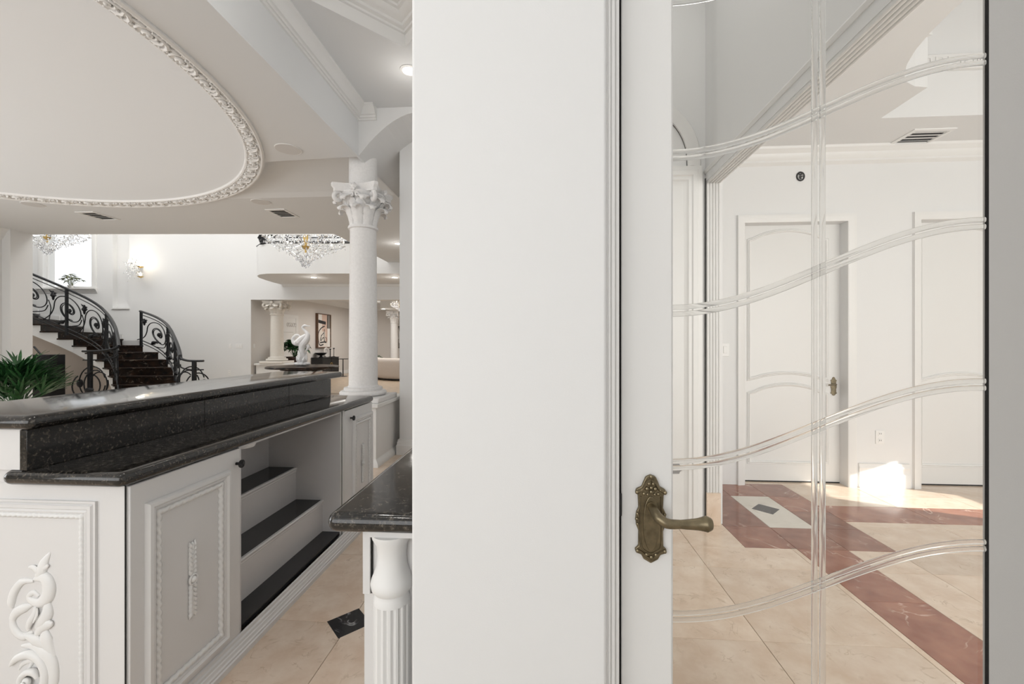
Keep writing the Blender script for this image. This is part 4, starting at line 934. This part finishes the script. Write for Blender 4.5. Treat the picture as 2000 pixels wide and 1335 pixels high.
# ---- wrought iron railings
def cpt(L, s):
    n = len(L) - 1; s = max(0, min(n - 1e-6, s)); i = int(s); t = s - i
    a, b, c, d = L[max(i - 1, 0)], L[i], L[i + 1], L[min(i + 2, n)]
    return .5 * ((2 * b) + (c - a) * t + (2 * a - 5 * b + 4 * c - d) * t * t + (3 * b - a - 3 * c + d) * t ** 3)
def iron_leaf(mp, s, h, ang, size, n=7):
    """lobed iron leaf drawn in the railing surface"""
    out = []
    for k in range(n):
        t = k / (n - 1); out.append((s + size[0] * t * math.cos(ang), h + size[1] * t * math.sin(ang), (.25 + math.sin(PI * min(1, t * 1.1)) * .9) * (1 + .3 * math.cos(t * 14))))
    return [mp(a, b) for a, b, w in out], [w * .045 * (size[1] / .25) for a, b, w in out]
def scroll_bay(mp, s0, s1, parent, flip=False, scale=1.0, k=1.0):
    """mp(s, h) -> point; one S-scroll with tail, leaf and drop between s0 and s1; k = world length of one s unit"""
    w = s1 - s0; m_ = (s0 + s1) / 2; R_ = min(.36, w * k * .46) * scale
    sc = MB(); cs, ch = s0 + w * .46, .53
    def pol(r, a): return (cs + r * math.cos(a) / k, ch + r * math.sin(a))
    n = 34
    P = [pol(.05 + (R_ - .05) * (j / n) ** .85, PI / 2 + 2 * PI * 1.55 * (1 - j / n)) for j in range(n + 1)]
    P += [pol(R_ * 1.02, PI * .38), pol(R_ * 1.05, PI * .24), (cs + R_ * 1.02 / k, ch + R_ * .25), (cs + R_ * 1.10 / k, ch - R_ * .35), (cs + R_ * 1.32 / k, ch - R_ * .95), (cs + R_ * 1.75 / k, .03)]
    sc.tube(catmull([mp(a, b) for a, b in P], 3), .013, 6)
    P = [pol(.04 + (R_ * .70 - .04) * (j / 22), PI * 1.4 + 2 * PI * 1.1 * (1 - j / 22)) for j in range(23)]
    sc.tube([mp(a, b) for a, b in P], .0105, 6)
    P = [pol(R_ * .98, PI * 1.08), pol(R_ * 1.06, PI * 1.25), pol(R_ * 1.10, PI * 1.42), (cs + R_ * .25 / k, .07)]
    sc.tube(catmull([mp(a, b) for a, b in P], 4), .0115, 6)
    P = [pol(R_ * .98, PI * .95), (cs - R_ * 1.12 / k, ch - R_ * .4), (cs - R_ * 1.0 / k, .06)]
    sc.tube(catmull([mp(a, b) for a, b in P], 4), .0105, 6)
    c0 = mp(cs, ch); sc.ball(c0, .055, 10, 6, (1, .5, 1))
    obj('scroll', sc, 'iron', parent)
    lf = MB(); P, Rr = iron_leaf(mp, cs + R_ * .30 / k, .24, -PI * .28, (.26 / k, .22)); lf.tube(P, Rr, 7)
    P, Rr = iron_leaf(mp, cs + R_ * .35 / k, .20, PI * .85, (.12 / k, .10)); lf.tube(P, Rr, 6)
    obj('iron_leaf', lf, 'iron', parent)
    lf = MB(); P, Rr = iron_leaf(mp, s1 - w * .02, .86, -PI * .5, (.10 / k, .24)); lf.tube(P, Rr, 7)
    for sg in (-1, 1): P, Rr = iron_leaf(mp, s1 - w * .02, .80, PI / 2 - sg * 1.1, (.10 / k, .10)); lf.tube(P, Rr, 6)
    obj('iron_leaf', lf, 'iron', parent)
def rail_thing(name, label, L, s0, s1, hgt, bays, posts, k, loc=(0, 0, 0), rz=YAW, off=0.0, group=None):
    t = thing(name, label, 'railing', loc, rz, group)
    def mp(s, h):
        p = cpt(L, s); return p + Vector((0, 0, .10 + h * (hgt - .16)))
    n = int((s1 - s0) * 5) + 2; S_ = [s0 + (s1 - s0) * j / (n - 1) for j in range(n)]
    top = [cpt(L, s) + Vector((0, 0, hgt)) for s in S_]
    t['_top'] = 0; del t['_top']
    obj('handrail', MB().tube(top, .036, 10, flat=(Vector((0, 0, 1)), .75)), 'iron', t)
    obj('under_rail', MB().tube([mp(s, .96) for s in S_], .011, 6), 'iron', t)
    obj('bottom_rail', MB().tube([mp(s, .06) for s in S_], .013, 6), 'iron', t); obj('bottom_rail', MB().tube([mp(s, -.04) for s in S_], .011, 6), 'iron', t)
    for s in posts:
        p = cpt(L, s); obj('post', MB().box(p.x - .024, p.x + .024, p.y - .024, p.y + .024, p.z - .02, p.z + hgt - .02), 'iron', t)
    for a, b in bays: scroll_bay(mp, a, b, t, k=k)
    return t, mp
LI = [p + (p - O[i]).normalized() * -.05 for i, p in enumerate(I)]
rl, mpl = rail_thing('stair_railing', 'black wrought iron stair railing with scrolls and leaves on the left side', LI, .6, 13.5, 1.14, [(1.2, 3.4), (3.4, 5.4), (5.5, 7.4), (7.5, 9.4), (9.6, 11.6), (11.7, 13.3)], [2.6, 5.0, 8.55, 12.0], .37)
LO = [p + (I[i] - p).normalized() * .06 for i, p in enumerate(O)]
rr_, mpr = rail_thing('stair_railing', 'short black wrought iron stair railing with scrolls ending at the wall on the right', LO, .6, 7.0, .93, [(1.0, 2.7), (2.8, 4.6), (4.7, 6.8)], [2.5, 4.5, 6.95], .42)
def newel(parent, p0, hgt, sgn, reach, back):
    """curled end of a railing: the rail swings out over a post ringed by loose scrolls"""
    p0 = Vector(p0); c = Vector((p0.x + sgn * reach, p0.y - back, 0))
    z = p0.z
    pts = [p0, p0 + Vector((sgn * reach * .12, -back * .5, -.06)), p0 + Vector((sgn * reach * .55, -back * .95, -.10)), Vector((c.x, c.y, z - .11)), Vector((c.x + sgn * .18, c.y + .03, z - .11))]
    obj('handrail', MB().tube(catmull(pts, 6), .034, 10, flat=(Vector((0, 0, 1)), .7)), 'iron', parent)
    obj('under_rail', MB().tube(catmull([q + Vector((0, 0, -.19)) for q in pts], 6), .014, 8), 'iron', parent)
    obj('post', MB().box(c.x - .032, c.x + .032, c.y - .032, c.y + .032, 0, z - .12), 'iron', parent)
    sc = MB()
    for j, (rx, rz_, cz_, tw, dx) in enumerate([(.26, .34, .46, .3, .05), (.20, .30, .42, 1.2, .12), (.24, .28, .38, 2.2, -.08), (.16, .24, .44, .8, .2)]):
        loop = []
        for q in range(25):
            a = 2 * PI * q / 24 * .92 + tw; loop.append(Vector((c.x - sgn * dx + rx * math.cos(a) * math.cos(tw * .4), c.y + rx * math.cos(a) * math.sin(tw * .4) * .8, cz_ + rz_ * math.sin(a))))
        sc.tube(loop, .013, 6)
    obj('scroll', sc, 'iron', parent)
    lf = MB().ball((c.x + sgn * .22, c.y, .44), .085, 10, 6, (.8, .5, 1.1)); lf.ball((c.x + .02, c.y - .04, .30), .09, 10, 6, (1, .6, .6)); lf.ball((c.x, c.y, .14), .06, 10, 6)
    obj('iron_leaf', lf, 'iron', parent)
a = cpt(LI, .6) + Vector((0, 0, 1.14)); newel(rl, a, 1.14, -1, .52, .10)
b = cpt(LO, .6) + Vector((0, 0, .93)); newel(rr_, b, .93, 1, .34, .05)
# balcony railing
BL = [Vector((u_, v_, 3.735)) for u_, v_ in [(-.8, 10.36), (-1.6, 10.36), (-2.4, 10.36), (-3.2, 10.36), (-4.0, 10.36), (-4.8, 10.36), (-5.55, 10.36), (-6.1, 10.42), (-6.42, 10.75), (-6.55, 11.2), (-6.6, 11.7), (-6.62, 12.1)]]
rail_thing('balcony_railing', 'black wrought iron scroll railing on the balcony behind the chandelier', BL, 0, 10.8, 1.05, [(k * 1.15 + .2, k * 1.15 + 1.2) for k in range(6)] + [(7.1, 8.4), (8.6, 9.8)], [.1, 1.35, 2.5, 3.65, 4.8, 5.95, 7.05, 8.5], .75)
obj_b = MB().tube([p + Vector((-.02, -.03, .02)) for p in BL], .05, 8, flat=(Vector((0, 0, 1)), .6)); struct('trim_15', obj_b, 'darkslab', 'dark coping on the balcony edge', 'trim', hall=True)

# ================================================================== FURNISHINGS OF THE HALL
def drop(mb, c, r, h):
    c = Vector(c); n = 5
    vs_ = [c + Vector((0, 0, h * .45))] + [c + Vector((r * math.cos(2 * PI * k / n), r * math.sin(2 * PI * k / n), -h * .12)) for k in range(n)] + [c - Vector((0, 0, h * .55))]
    mb.add(vs_, [(0, 1 + k, 1 + (k + 1) % n) for k in range(n)] + [(n + 1, 1 + (k + 1) % n, 1 + k) for k in range(n)])
def chandelier(label, loc, scale=1.0, top=None):
    rnd = random.Random(5)
    t = thing('chandelier', label, 'chandelier', loc, YAW, 'crystal chandeliers of the hall'); s_ = scale
    obj('stem', MB().lathe([(.02 * s_, .35 * s_), (.03 * s_, .6 * s_), (.06 * s_, .7 * s_), (.03 * s_, .85 * s_), (.05 * s_, 1.0 * s_), (.015 * s_, 1.1 * s_), (.008, top - loc[2])], 12), 'gold', t)
    obj('bowl', MB().lathe([(.01, .42 * s_), (.05 * s_, .43 * s_), (.085 * s_, .49 * s_), (.09 * s_, .50 * s_), (.02 * s_, .50 * s_)], 16), 'gold', t)
    for ring_, (n, R_, z_) in enumerate([(10, .86, .60), (6, .52, .85)]):
        for k in range(n):
            a = 2 * PI * k / n + ring_ * .3; d = Vector((math.cos(a), math.sin(a), 0))
            P = catmull([Vector((0, 0, .62 + .25 * ring_)) * s_, (d * .28 * R_ + Vector((0, 0, .50 + .25 * ring_))) * s_, (d * .7 * R_ + Vector((0, 0, z_ - .10))) * s_, (d * R_ + Vector((0, 0, z_))) * s_], 5)
            arm = obj('arm', MB().tube(P, .011 * s_, 6), 'crystal', t)
            e = P[-1]
            obj('candle', MB().lathe([(.045 * s_, 0), (.05 * s_, .012 * s_), (.012 * s_, .014 * s_), (.012 * s_, .09 * s_)], 10, e), 'plate', arm)
            obj('bulb', MB().ball(e + Vector((0, 0, .12 * s_)), .017 * s_, 8, 6, (1, 1, 1.9)), 'bulb', arm)
    mb = MB()
    def env(z):  # radius of the crystal cloud at height z
        if z < .16: return .05 + .6 * z
        if z < .30: return .15 + 1.9 * (z - .16)
        if z < .5: return .42 + 2.0 * (z - .30)
        return .88
    for k in range(620):
        z = .03 + .95 * rnd.random() ** .8; a = rnd.random() * 2 * PI; r = env(z) * (.35 + .65 * rnd.random() ** .5)
        drop(mb, (r * math.cos(a) * s_, r * math.sin(a) * s_, z * s_), rnd.uniform(.013, .026) * s_, rnd.uniform(.05, .09) * s_)
    drop(mb, (0, 0, .02 * s_), .024 * s_, .09 * s_)
    o = obj('crystal_drops', mb, 'crystal', t, smooth=0); o['kind'] = 'stuff'
    mb = MB().tube([(0, 0, .05 * s_), (0, 0, .45 * s_)], .004 * s_, 5)
    for k in range(10):
        a = 2 * PI * k / 10; mb.tube([(.86 * s_ * math.cos(a), .86 * s_ * math.sin(a), .58 * s_), (.45 * s_ * math.cos(a), .45 * s_ * math.sin(a), .36 * s_), (.1 * s_ * math.cos(a), .1 * s_ * math.sin(a), .43 * s_)], .005 * s_, 5)
    obj('bead_strings', mb, 'crystal', t)
    return t
p = hp(597, 522, 9.2); c = H(p.x, 9.2, p.z); chandelier('large crystal chandelier hanging above the round table with the bird statue', c, .92, HT)
p = hp(92, 497, 9.0); c = H(p.x, 9.0, p.z); chandelier('smaller crystal chandelier hanging in front of the bright window at left', c, .75, HT)
p = hp(780, 608, 13.5); c = H(p.x, 13.5, p.z); chandelier('small crystal chandelier in the far room, cut by the wall pier', c, .32, 3.0)
# wall sconce
p = hp(276, 525, VF); c = H(p.x, VF, p.z)
t = thing('wall_sconce', 'lit crystal wall sconce with gold cups on the stair hall wall', 'wall lamp', c, YAW)
obj('backplate', MB().lathe([(.03, -.10), (.05, 0), (.03, .10)], 16), 'crystal', t)
mb = MB(); rnd = random.Random(3)
for j, (x, z) in enumerate([(-.14, .12), (.02, .22), (.17, .02), (.17, -.26)]):
    e = Vector((x, -.22, z)); arm = obj('arm', MB().tube(catmull([(0, -.05, -.05), (x * .5, -.2, -.12 + z * .3), e - Vector((0, 0, .02)), e], 5), .011, 6), 'crystal', t)
    obj('cup', MB().lathe([(.02, -.03), (.07, 0), (.075, .012), (.02, .012)], 14, e), 'gold' if j > 1 else 'crystal', arm)
    obj('bulb', MB().ball(e + Vector((0, 0, .07)), .03, 8, 6, (1, 1, 1.6)), 'bulb', arm)
for k in range(130): drop(mb, (rnd.gauss(-.03, .13), -.2 + rnd.gauss(0, .05), rnd.gauss(0, .15)), .014, .06)
o = obj('crystal_drops', mb, 'crystal', t, smooth=0); o['kind'] = 'stuff'
l = light('sconce_light', 'POINT', (0, -.3, .25), 9, (1, .93, .82), shadow_soft_size=.08); l.parent = t
# round table, statue
VT = 10.1; p = hp(592, 714, VT); c = H(p.x, VT, 0)
t = thing('round_table', 'round two-tier dark marble table with white scrolled pedestal behind the bar', 'table', c, YAW)
obj('table_top', MB().lathe([(.70, .705), (.795, .715), (.80, .735), (.785, .755), (.76, .76), (.001, .76)], 64), 'stairmarble', t)
obj('lower_tier', MB().lathe([(.40, .655), (.49, .665), (.495, .685), (.48, .70), (.3, .704)], 48), 'stairmarble', t)
obj('pedestal', MB().lathe([(.34, 0), (.35, .05), (.28, .08), (.15, .14), (.11, .25), (.15, .4), (.12, .55), (.16, .655)], 32), 'statue', t)
for k in range(5):
    a = 2 * PI * k / 5 + .35; d = Vector((math.cos(a), math.sin(a), 0))
    obj('scroll_leg', MB().tube(catmull([d * .42 + Vector((0, 0, .65)), d * .30 + Vector((0, 0, .58)), d * .20 + Vector((0, 0, .42)), d * .22 + Vector((0, 0, .25)), d * .40 + Vector((0, 0, .10)), d * .48 + Vector((0, 0, .03))], 5), lerplist([.02, .05, .06, .05, .055, .04], 5), 8), 'statue', t)
sm = VT / F
def sp2(cx, cy, d=0): return Vector(((cx / 8.342 + 490 - 592) * sm, d, (712.5 - (cy / 8.342 + 570)) * sm))
k8 = sm / 8.342
mb = MB()
def stt(pts, rad, n=5, d=0.0):
    P = catmull([sp2(a, b, (q[0] if q else 0) + d) for a, b, *q in pts], n); mb.tube(P, [r * k8 for r in lerplist(rad, n)], 10)
stt([(968, 552), (915, 548), (880, 545), (850, 560), (848, 590), (890, 635), (925, 690), (915, 760), (865, 830), (830, 900), (835, 990), (845, 1120)], [7, 10, 24, 20, 18, 24, 36, 48, 58, 50, 42, 45])
stt([(900, 700), (830, 760), (770, 820), (735, 860)], [30, 55, 60, 18])
stt([(790, 840), (715, 830), (685, 790), (690, 745), (730, 705), (770, 700), (800, 720)], [40, 36, 28, 24, 22, 20, 6])
stt([(860, 820), (910, 860), (925, 900), (890, 950)], [20, 26, 26, 14], d=.03)
for (x0, x1, y1, dd) in [(800, 785, 1000, 0), (880, 905, 1000, .02), (830, 800, 940, -.06), (860, 875, 930, .06), (790, 770, 1060, .05), (900, 925, 1060, -.04), (845, 850, 960, -.09), (815, 780, 1040, -.08), (880, 915, 1045, -.08)]:
    stt([(x0, 1150, dd), ((x0 + x1) / 2, (1150 + y1) / 2, dd * 1.3), (x1, y1, dd * 1.5)], [22, 26, 3], 4)
for j in range(9): a = 2 * PI * j / 9; mb.ball(sp2(840 + 90 * math.cos(a), 1165, .10 * math.sin(a)), .055, 8, 6, (1, 1, .7))
mb.ball(sp2(840, 1172), .15, 14, 8, (1, .9, .26))
zb = min(q.z for q in mb.v); mb.v = [q - Vector((0, 0, zb)) for q in mb.v]
o = obj('bird_statue', mb, 'statue'); o.location = (c.x, c.y, .761); o.rotation_euler = (0, 0, YAW)
rm = o.modifiers.new('remesh', 'REMESH'); rm.mode = 'VOXEL'; rm.voxel_size = .0075; rm.use_smooth_shade = True
tag(o, 'white sculpture of a heron among reeds standing on the round table', 'statue')
# ---- plants
def blade(mb, base, d, L, w, bend, up=.6, n=6):
    base = Vector(base); d = Vector(d).normalized(); side = d.cross(Vector((0, 0, 1))).normalized(); vs_ = []
    for j in range(n + 1):
        t = j / n; pnt = base + d * L * t * (1 - .15 * t) + Vector((0, 0, L * (up * t - bend * t * t)))
        ww = w * math.sin(PI * (.08 + .92 * t) ** .8) * .5
        vs_ += [pnt - side * ww, pnt + Vector((0, 0, -.15 * w)), pnt + side * ww]
    mb.add(vs_, [f for j in range(n) for f in ((j * 3, j * 3 + 1, j * 3 + 4, j * 3 + 3), (j * 3 + 1, j * 3 + 2, j * 3 + 5, j * 3 + 4))])
def potted(label, name, loc, seed, pot, nf, spread, height, fr_l, fr_w, blades, mleaf='leaf', potm='pot', hall=False, cat='plant', droop=.7):
    rnd = random.Random(seed); t = thing(name, label, cat, loc, 0)
    r, h = pot
    if h: obj('pot', MB().lathe([(r * .7, 0), (r * .95, h * .5), (r, h * .85), (r * 1.08, h * .9), (r * 1.08, h), (r * .9, h), (r * .88, h * .9)], 24), potm, t)
    for k in range(nf):
        a = 2 * PI * (k * .618) + rnd.uniform(-.3, .3); q = (k + .5) / nf; d = Vector((math.cos(a), math.sin(a), 0))
        base = Vector((0, 0, h)) + d * .03; tip = Vector((0, 0, h + height * (1 - .55 * q ** 1.2) * rnd.uniform(.75, 1.1))) + d * spread * q ** .8 * rnd.uniform(.6, 1.05)
        mb = MB(); mid = (base + tip) / 2 + Vector((0, 0, height * .12)); mb.tube([base, mid, tip], .004, 5)
        for j in range(blades):
            b = a + (j - (blades - 1) / 2) * (1.9 / max(1, blades - 1)) + rnd.uniform(-.2, .2) if blades > 1 else a
            blade(mb, tip, (math.cos(b), math.sin(b), .0), fr_l * rnd.uniform(.7, 1.1), fr_w * rnd.uniform(.8, 1.2), droop * rnd.uniform(.6, 1.2), up=rnd.uniform(.25, .75) + (.3 if droop < .35 else 0))
        obj('frond', mb, mleaf, t, smooth=60)
    return t
p = hp(34, 700, 5.6); c = H(p.x, 5.6, 0)
potted('bushy dark green palm with narrow leaves at far left behind the bar', 'potted_palm', c, 11, (.2, .35), 75, .34, .58, .36, .032, 8, droop=.3)
p = hp(576, 700, 12.9 + .4); c = H(p.x, 13.3, 0)
t = thing('plant_stand', 'dark carved plant stand partly hidden behind the bird statue', 'stand', c)
obj('post', MB().lathe([(.16, 0), (.16, .05), (.05, .1), (.06, .4), (.14, .52), (.2, .55)], 16), 'pot', t)
potted('leafy green plant in a dark mottled pot behind the bird statue', 'potted_plant', Vector((c.x, c.y, .55)), 4, (.29, .33), 44, .34, .52, .26, .14, 3, droop=.8)
p = hp(139, 560, VF - .05); c = H(p.x, VF - .06, 2.90)
potted('small leafy plant on the sill of the bright window', 'sill_plant', c, 8, (.07, .06), 20, .24, .30, .12, .06, 4, 'leaf_pale', 'plate')
c = onY(738, 700, 17.4)
potted('dark green plant beside the curved sofa in the far room', 'potted_plant', Vector((c.x, c.y, 0)), 9, (.18, .4), 18, .22, .38, .2, .06, 3)
# ---- dark cupboard under the stairs
p0, p1 = hp(55, 0, 9.9), hp(97, 0, 9.9)
t = thing('under_stair_cupboard', 'dark metal cupboard standing below the stairs behind the palm', 'cupboard', H((p0.x + p1.x) / 2, 9.9, 0), YAW); hw = (p1.x - p0.x) / 2
obj('body', B(-hw, hw, 0, .35, 0, 1.03), 'iron', t, bevel=.008); obj('door', B(-hw + .05, hw - .06, -.012, 0, .12, .93), 'black', t, bevel=.004)
obj('handle', MB().tube([(hw - .10, -.012, .5), (hw - .10, -.04, .52), (hw - .10, -.04, .66), (hw - .10, -.012, .68)], .008, 6), 'grey_metal', t); obj('strut', MB().tube([(-hw * .2, .1, 1.02), (-hw, .12, 1.22)], .02, 6), 'iron', t)
# ---- far room pieces
ya, yb = onX(616, 0, XW).y, onX(642, 0, XW).y; za, zb_ = onX(616, 611, XW).z, onX(616, 679, XW).z
t = thing('picture', 'large framed abstract picture with black strokes on the beige far wall', 'picture', (XW, (ya + yb) / 2, (za + zb_) / 2)); w2, h2 = (yb - ya) / 2, (za - zb_) / 2
obj('frame', MB().sweep([(0, -w2, -h2), (0, w2, -h2), (0, w2, h2), (0, -w2, h2)], [(0, 0), (0, .10), (.03, .10), (.03, .07), (.03, 0)], N=(1, 0, 0), closed=True), 'wood', t)
cv = obj('canvas', B(.04, .07, -w2 + .03, w2 - .03, -h2 + .03, h2 - .03), 'canvas', t)
def patch(y0, y1, z0, z1, m): obj('color_field', B(.07, .072, -w2 + .03 + (2 * w2 - .06) * y0, -w2 + .03 + (2 * w2 - .06) * y1, h2 - .03 - (2 * h2 - .06) * z1, h2 - .03 - (2 * h2 - .06) * z0), m, cv)
patch(.35, .78, .0, .52, 'canvas_pink'); patch(.74, 1, .0, .42, 'canvas_grey'); patch(.6, .78, .52, .85, 'canvas_pink'); patch(.78, 1, .42, 1, 'canvas_white'); patch(0, .3, .0, .2, 'canvas_white')
mb = MB()
def bp(a, b): return Vector((.074, -w2 + 2 * w2 * a, h2 - 2 * h2 * b))
fx = (Vector((1, 0, 0)), .08)
mb.tube([bp(.08, .23), bp(.62, .27)], .06, 8, flat=fx)
for pts, r in [([(.55, .36), (.3, .42), (.1, .55), (.08, .75), (.18, .92), (.45, .9)], .022), ([(.52, .45), (.5, .6), (.52, .85)], .02), ([(.3, .62), (.25, .8), (.45, .7), (.6, .85), (.7, .75), (.6, .68)], .016), ([(.2, .85), (.5, .83), (.68, .84)], .024), ([(.5, .55), (.3, .65), (.22, .78)], .016)]:
    mb.tube(catmull([bp(*q) for q in pts], 5), r, 6, flat=fx)
obj('brush_strokes', mb, 'paint', cv)
y0, y1 = onX(607, 0, XW).y, onX(661, 0, XW + .42).y
t = thing('console', 'low black sideboard below the abstract picture', 'sideboard', (XW + .03, (y0 + y1) / 2, 0)); hy = (y1 - y0) / 2
obj('body', B(0, .40, -hy, hy, .12, .75), 'black', t, bevel=.006); obj('top', B(-.005, .42, -hy - .01, hy + .01, .75, .775), 'black', t, bevel=.004)
for k in range(2): obj('door', B(.40, .412, -hy + .02 + k * hy, -.01 + k * hy, .15, .73), 'black', t, bevel=.003)
obj('ring_pull', MB().tube([(.422, .02 + .07 * math.cos(2 * PI * k / 20), .5 + .07 * math.sin(2 * PI * k / 20)) for k in range(20)], .009, 6, closed=True), 'gold', t)
for sy in (-1, 1):
    for x in (.05, .35): obj('leg', B(x - .02, x + .02, sy * (hy - .06) - .02, sy * (hy - .06) + .02, 0, .12), 'black', t)
ctop = .776
c = onX(627, 0, XW + .22); t = thing('bowl', 'black footed bowl on the sideboard', 'bowl', (c.x, c.y, ctop)); obj('bowl_body', MB().lathe([(.02, .05), (.14, .10), (.21, .17), (.20, .17), (.13, .12), (.01, .08)], 24), 'black', t); obj('foot', MB().lathe([(.08, 0), (.08, .015), (.03, .06)], 16), 'black', t)
c = onX(637, 0, XW + .16); t = thing('ring_sculpture', 'pale ring-shaped sculpture on the sideboard behind the black bowl', 'sculpture', (c.x, c.y, ctop)); obj('ring', MB().tube([(0, .15 * math.cos(2 * PI * k / 28), .19 + .15 * math.sin(2 * PI * k / 28)) for k in range(28)], .035, 8, closed=True, flat=(Vector((1, 0, 0)), .6)), 'beige', t); obj('base', B(-.05, .05, -.09, .09, 0, .045), 'beige', t, bevel=.004)
for px_, lab, hh in [(645, 'thick black candlestick on the sideboard, nearer the ring sculpture', .32), (652, 'slim black candlestick at the right end of the sideboard', .34)]:
    c = onX(px_, 0, XW + .25); t = thing('candlestick', lab, 'candlestick', (c.x, c.y, ctop), 0, 'candlesticks on the sideboard'); r = .018 if px_ == 645 else .011
    obj('foot', MB().lathe([(.06, 0), (.06, .01), (r, .02), (r, hh - .05)], 14), 'black', t); obj('cup', MB().lathe([(r, hh - .05), (.035, hh - .03), (.035, hh), (.02, hh)], 14), 'black', t)
c = onZ(670, 735, .0); t = thing('side_table', 'small black drinks table with a thin stem right of the sideboard', 'table', c); obj('top', MB().lathe([(.19, .68), (.20, .69), (.20, .70), (.01, .70)], 24), 'black', t); obj('stem', MB().lathe([(.02, .02), (.018, .68)], 10), 'black', t); obj('foot', MB().lathe([(.16, 0), (.16, .015), (.02, .03)], 20), 'black', t)
d5 = thing('door_5', 'beige panelled door in the far room side wall behind the cream column', 'door', (0, 0, 0), 0, None, 'structure')
y0, y1, zt = onX(545, 0, XW).y, onX(577, 0, XW).y, onX(577, 622, XW).z
obj('slab', B(XW, XW + .012, y0, y1, 0, zt), 'doorpaint', d5); obj('door_casing', MB().sweep([(XW, y1, 0), (XW, y1, zt), (XW, y0, zt), (XW, y0, 0)], [(0, 0), (0, .02), (-.05, .03), (-.11, .04), (-.12, 0)], N=(1, 0, 0)), 'trim', d5)
obj('panel_molding', MB().sweep([(XW + .012, y0 + .12, .3), (XW + .012, y1 - .15, .3), (XW + .012, y1 - .15, zt - .45), (XW + .012, y0 + .12, zt - .45)], [(0, 0), (.01, .015), (.03, 0)], N=(1, 0, 0), closed=True), 'trim', d5)
mb = MB()
for k in range(5): mb.tube([(XW + .016, y0 + .45 + k * .11 + .05 * math.cos(a), zt - .22 + .06 * math.sin(a)) for a in [2 * PI * q / 14 * .9 + k for q in range(14)]], .012, 5)
obj('carved_ornament', mb, 'grille', d5)
# sofa
c = onZ(785, 743, 0); t = thing('curved_sofa', 'cream boucle sofa with a rounded back in the far room', 'sofa', (c.x, c.y + .6, 0))
def bent(prof, R_, a0, a1, n=20):
    mb = MB(); k = len(prof); vs_ = []
    for j in range(n + 1):
        a = a0 + (a1 - a0) * j / n; f_ = 1
        e_ = min(j, n - j); s_ = 1 if e_ > 2 else (.55, .82, .95)[e_]
        mr = sum(q[0] for q in prof) / k; mz = sum(q[1] for q in prof) / k
        vs_ += [((R_ + mr + (r - mr) * s_) * math.cos(a), (R_ + mr + (r - mr) * s_) * math.sin(a), max(.03, mz + (z - mz) * s_)) for r, z in prof]
    fs_ = [(j * k + q, j * k + (q + 1) % k, (j + 1) * k + (q + 1) % k, (j + 1) * k + q) for j in range(n) for q in range(k)] + [tuple(range(k)), tuple(range(n * k, (n + 1) * k))[::-1]]
    return mb.add(vs_, fs_)
def rr(x0, x1, z0, z1, r): return [(cx + r * math.cos(a0 + PI / 2 * q / 4), cz + r * math.sin(a0 + PI / 2 * q / 4)) for cx, cz, a0 in [(x1 - r, z1 - r, 0), (x0 + r, z1 - r, PI / 2), (x0 + r, z0 + r, PI), (x1 - r, z0 + r, 1.5 * PI)] for q in range(5)]
M = Matrix.Translation((.3, .9, 0))
obj('seat', bent(rr(-1.0, .0, .06, .44, .12), 1.6, PI * 1.02, PI * 1.75).xf(M), 'sofa', t, smooth=60); obj('backrest', bent(rr(-.12, .22, .06, .78, .15), 1.6, PI * 1.0, PI * 1.78, 24).xf(M), 'sofa', t, smooth=60); obj('plinth', bent(rr(-.9, .1, .0, .07, .02), 1.6, PI * 1.04, PI * 1.73).xf(M), 'dark', t)
c = onY(779, 658, 18.98); t = thing('picture', 'small grey abstract picture at the back of the far room', 'picture', (c.x, 18.99, c.z)); obj('frame', B(-.35, .35, -.04, 0, -.5, .5), 'iron', t); obj('canvas', B(-.32, .32, -.045, -.04, -.47, .47), 'canvas_grey', t)
mb = MB(); rnd = random.Random(2)
for k in range(9): mb.tube([(rnd.uniform(-.28, .28), -.046, rnd.uniform(-.4, .4)), (rnd.uniform(-.28, .28), -.046, rnd.uniform(-.4, .4)), (rnd.uniform(-.28, .28), -.046, rnd.uniform(-.4, .4))], .03, 6, flat=(Vector((0, 1, 0)), .1))
obj('brush_strokes', mb, 'canvas_white', t)
# switches and outlets in the hall
for px_, py_, n_, w_, lab, cat in [(450, 675, 1, .08, 'single white switch left of the wide switch plate in the hall', 'switch'), (467, 675, 3, .2, 'wide white switch plate by the hall opening', 'switch'), (448, 727, 2, .08, 'white wall outlet low on the hall wall behind the bar', 'outlet')]:
    p = hp(px_, py_, VF); outlet(lab, H(p.x, VF, p.z), n_, w_, .13, cat=cat, rz=YAW)
c = onX(496, 675, XW); outlet('white switch on the side wall just inside the hall opening', (XW, c.y, c.z), 1, cat='switch', rz=PI / 2)
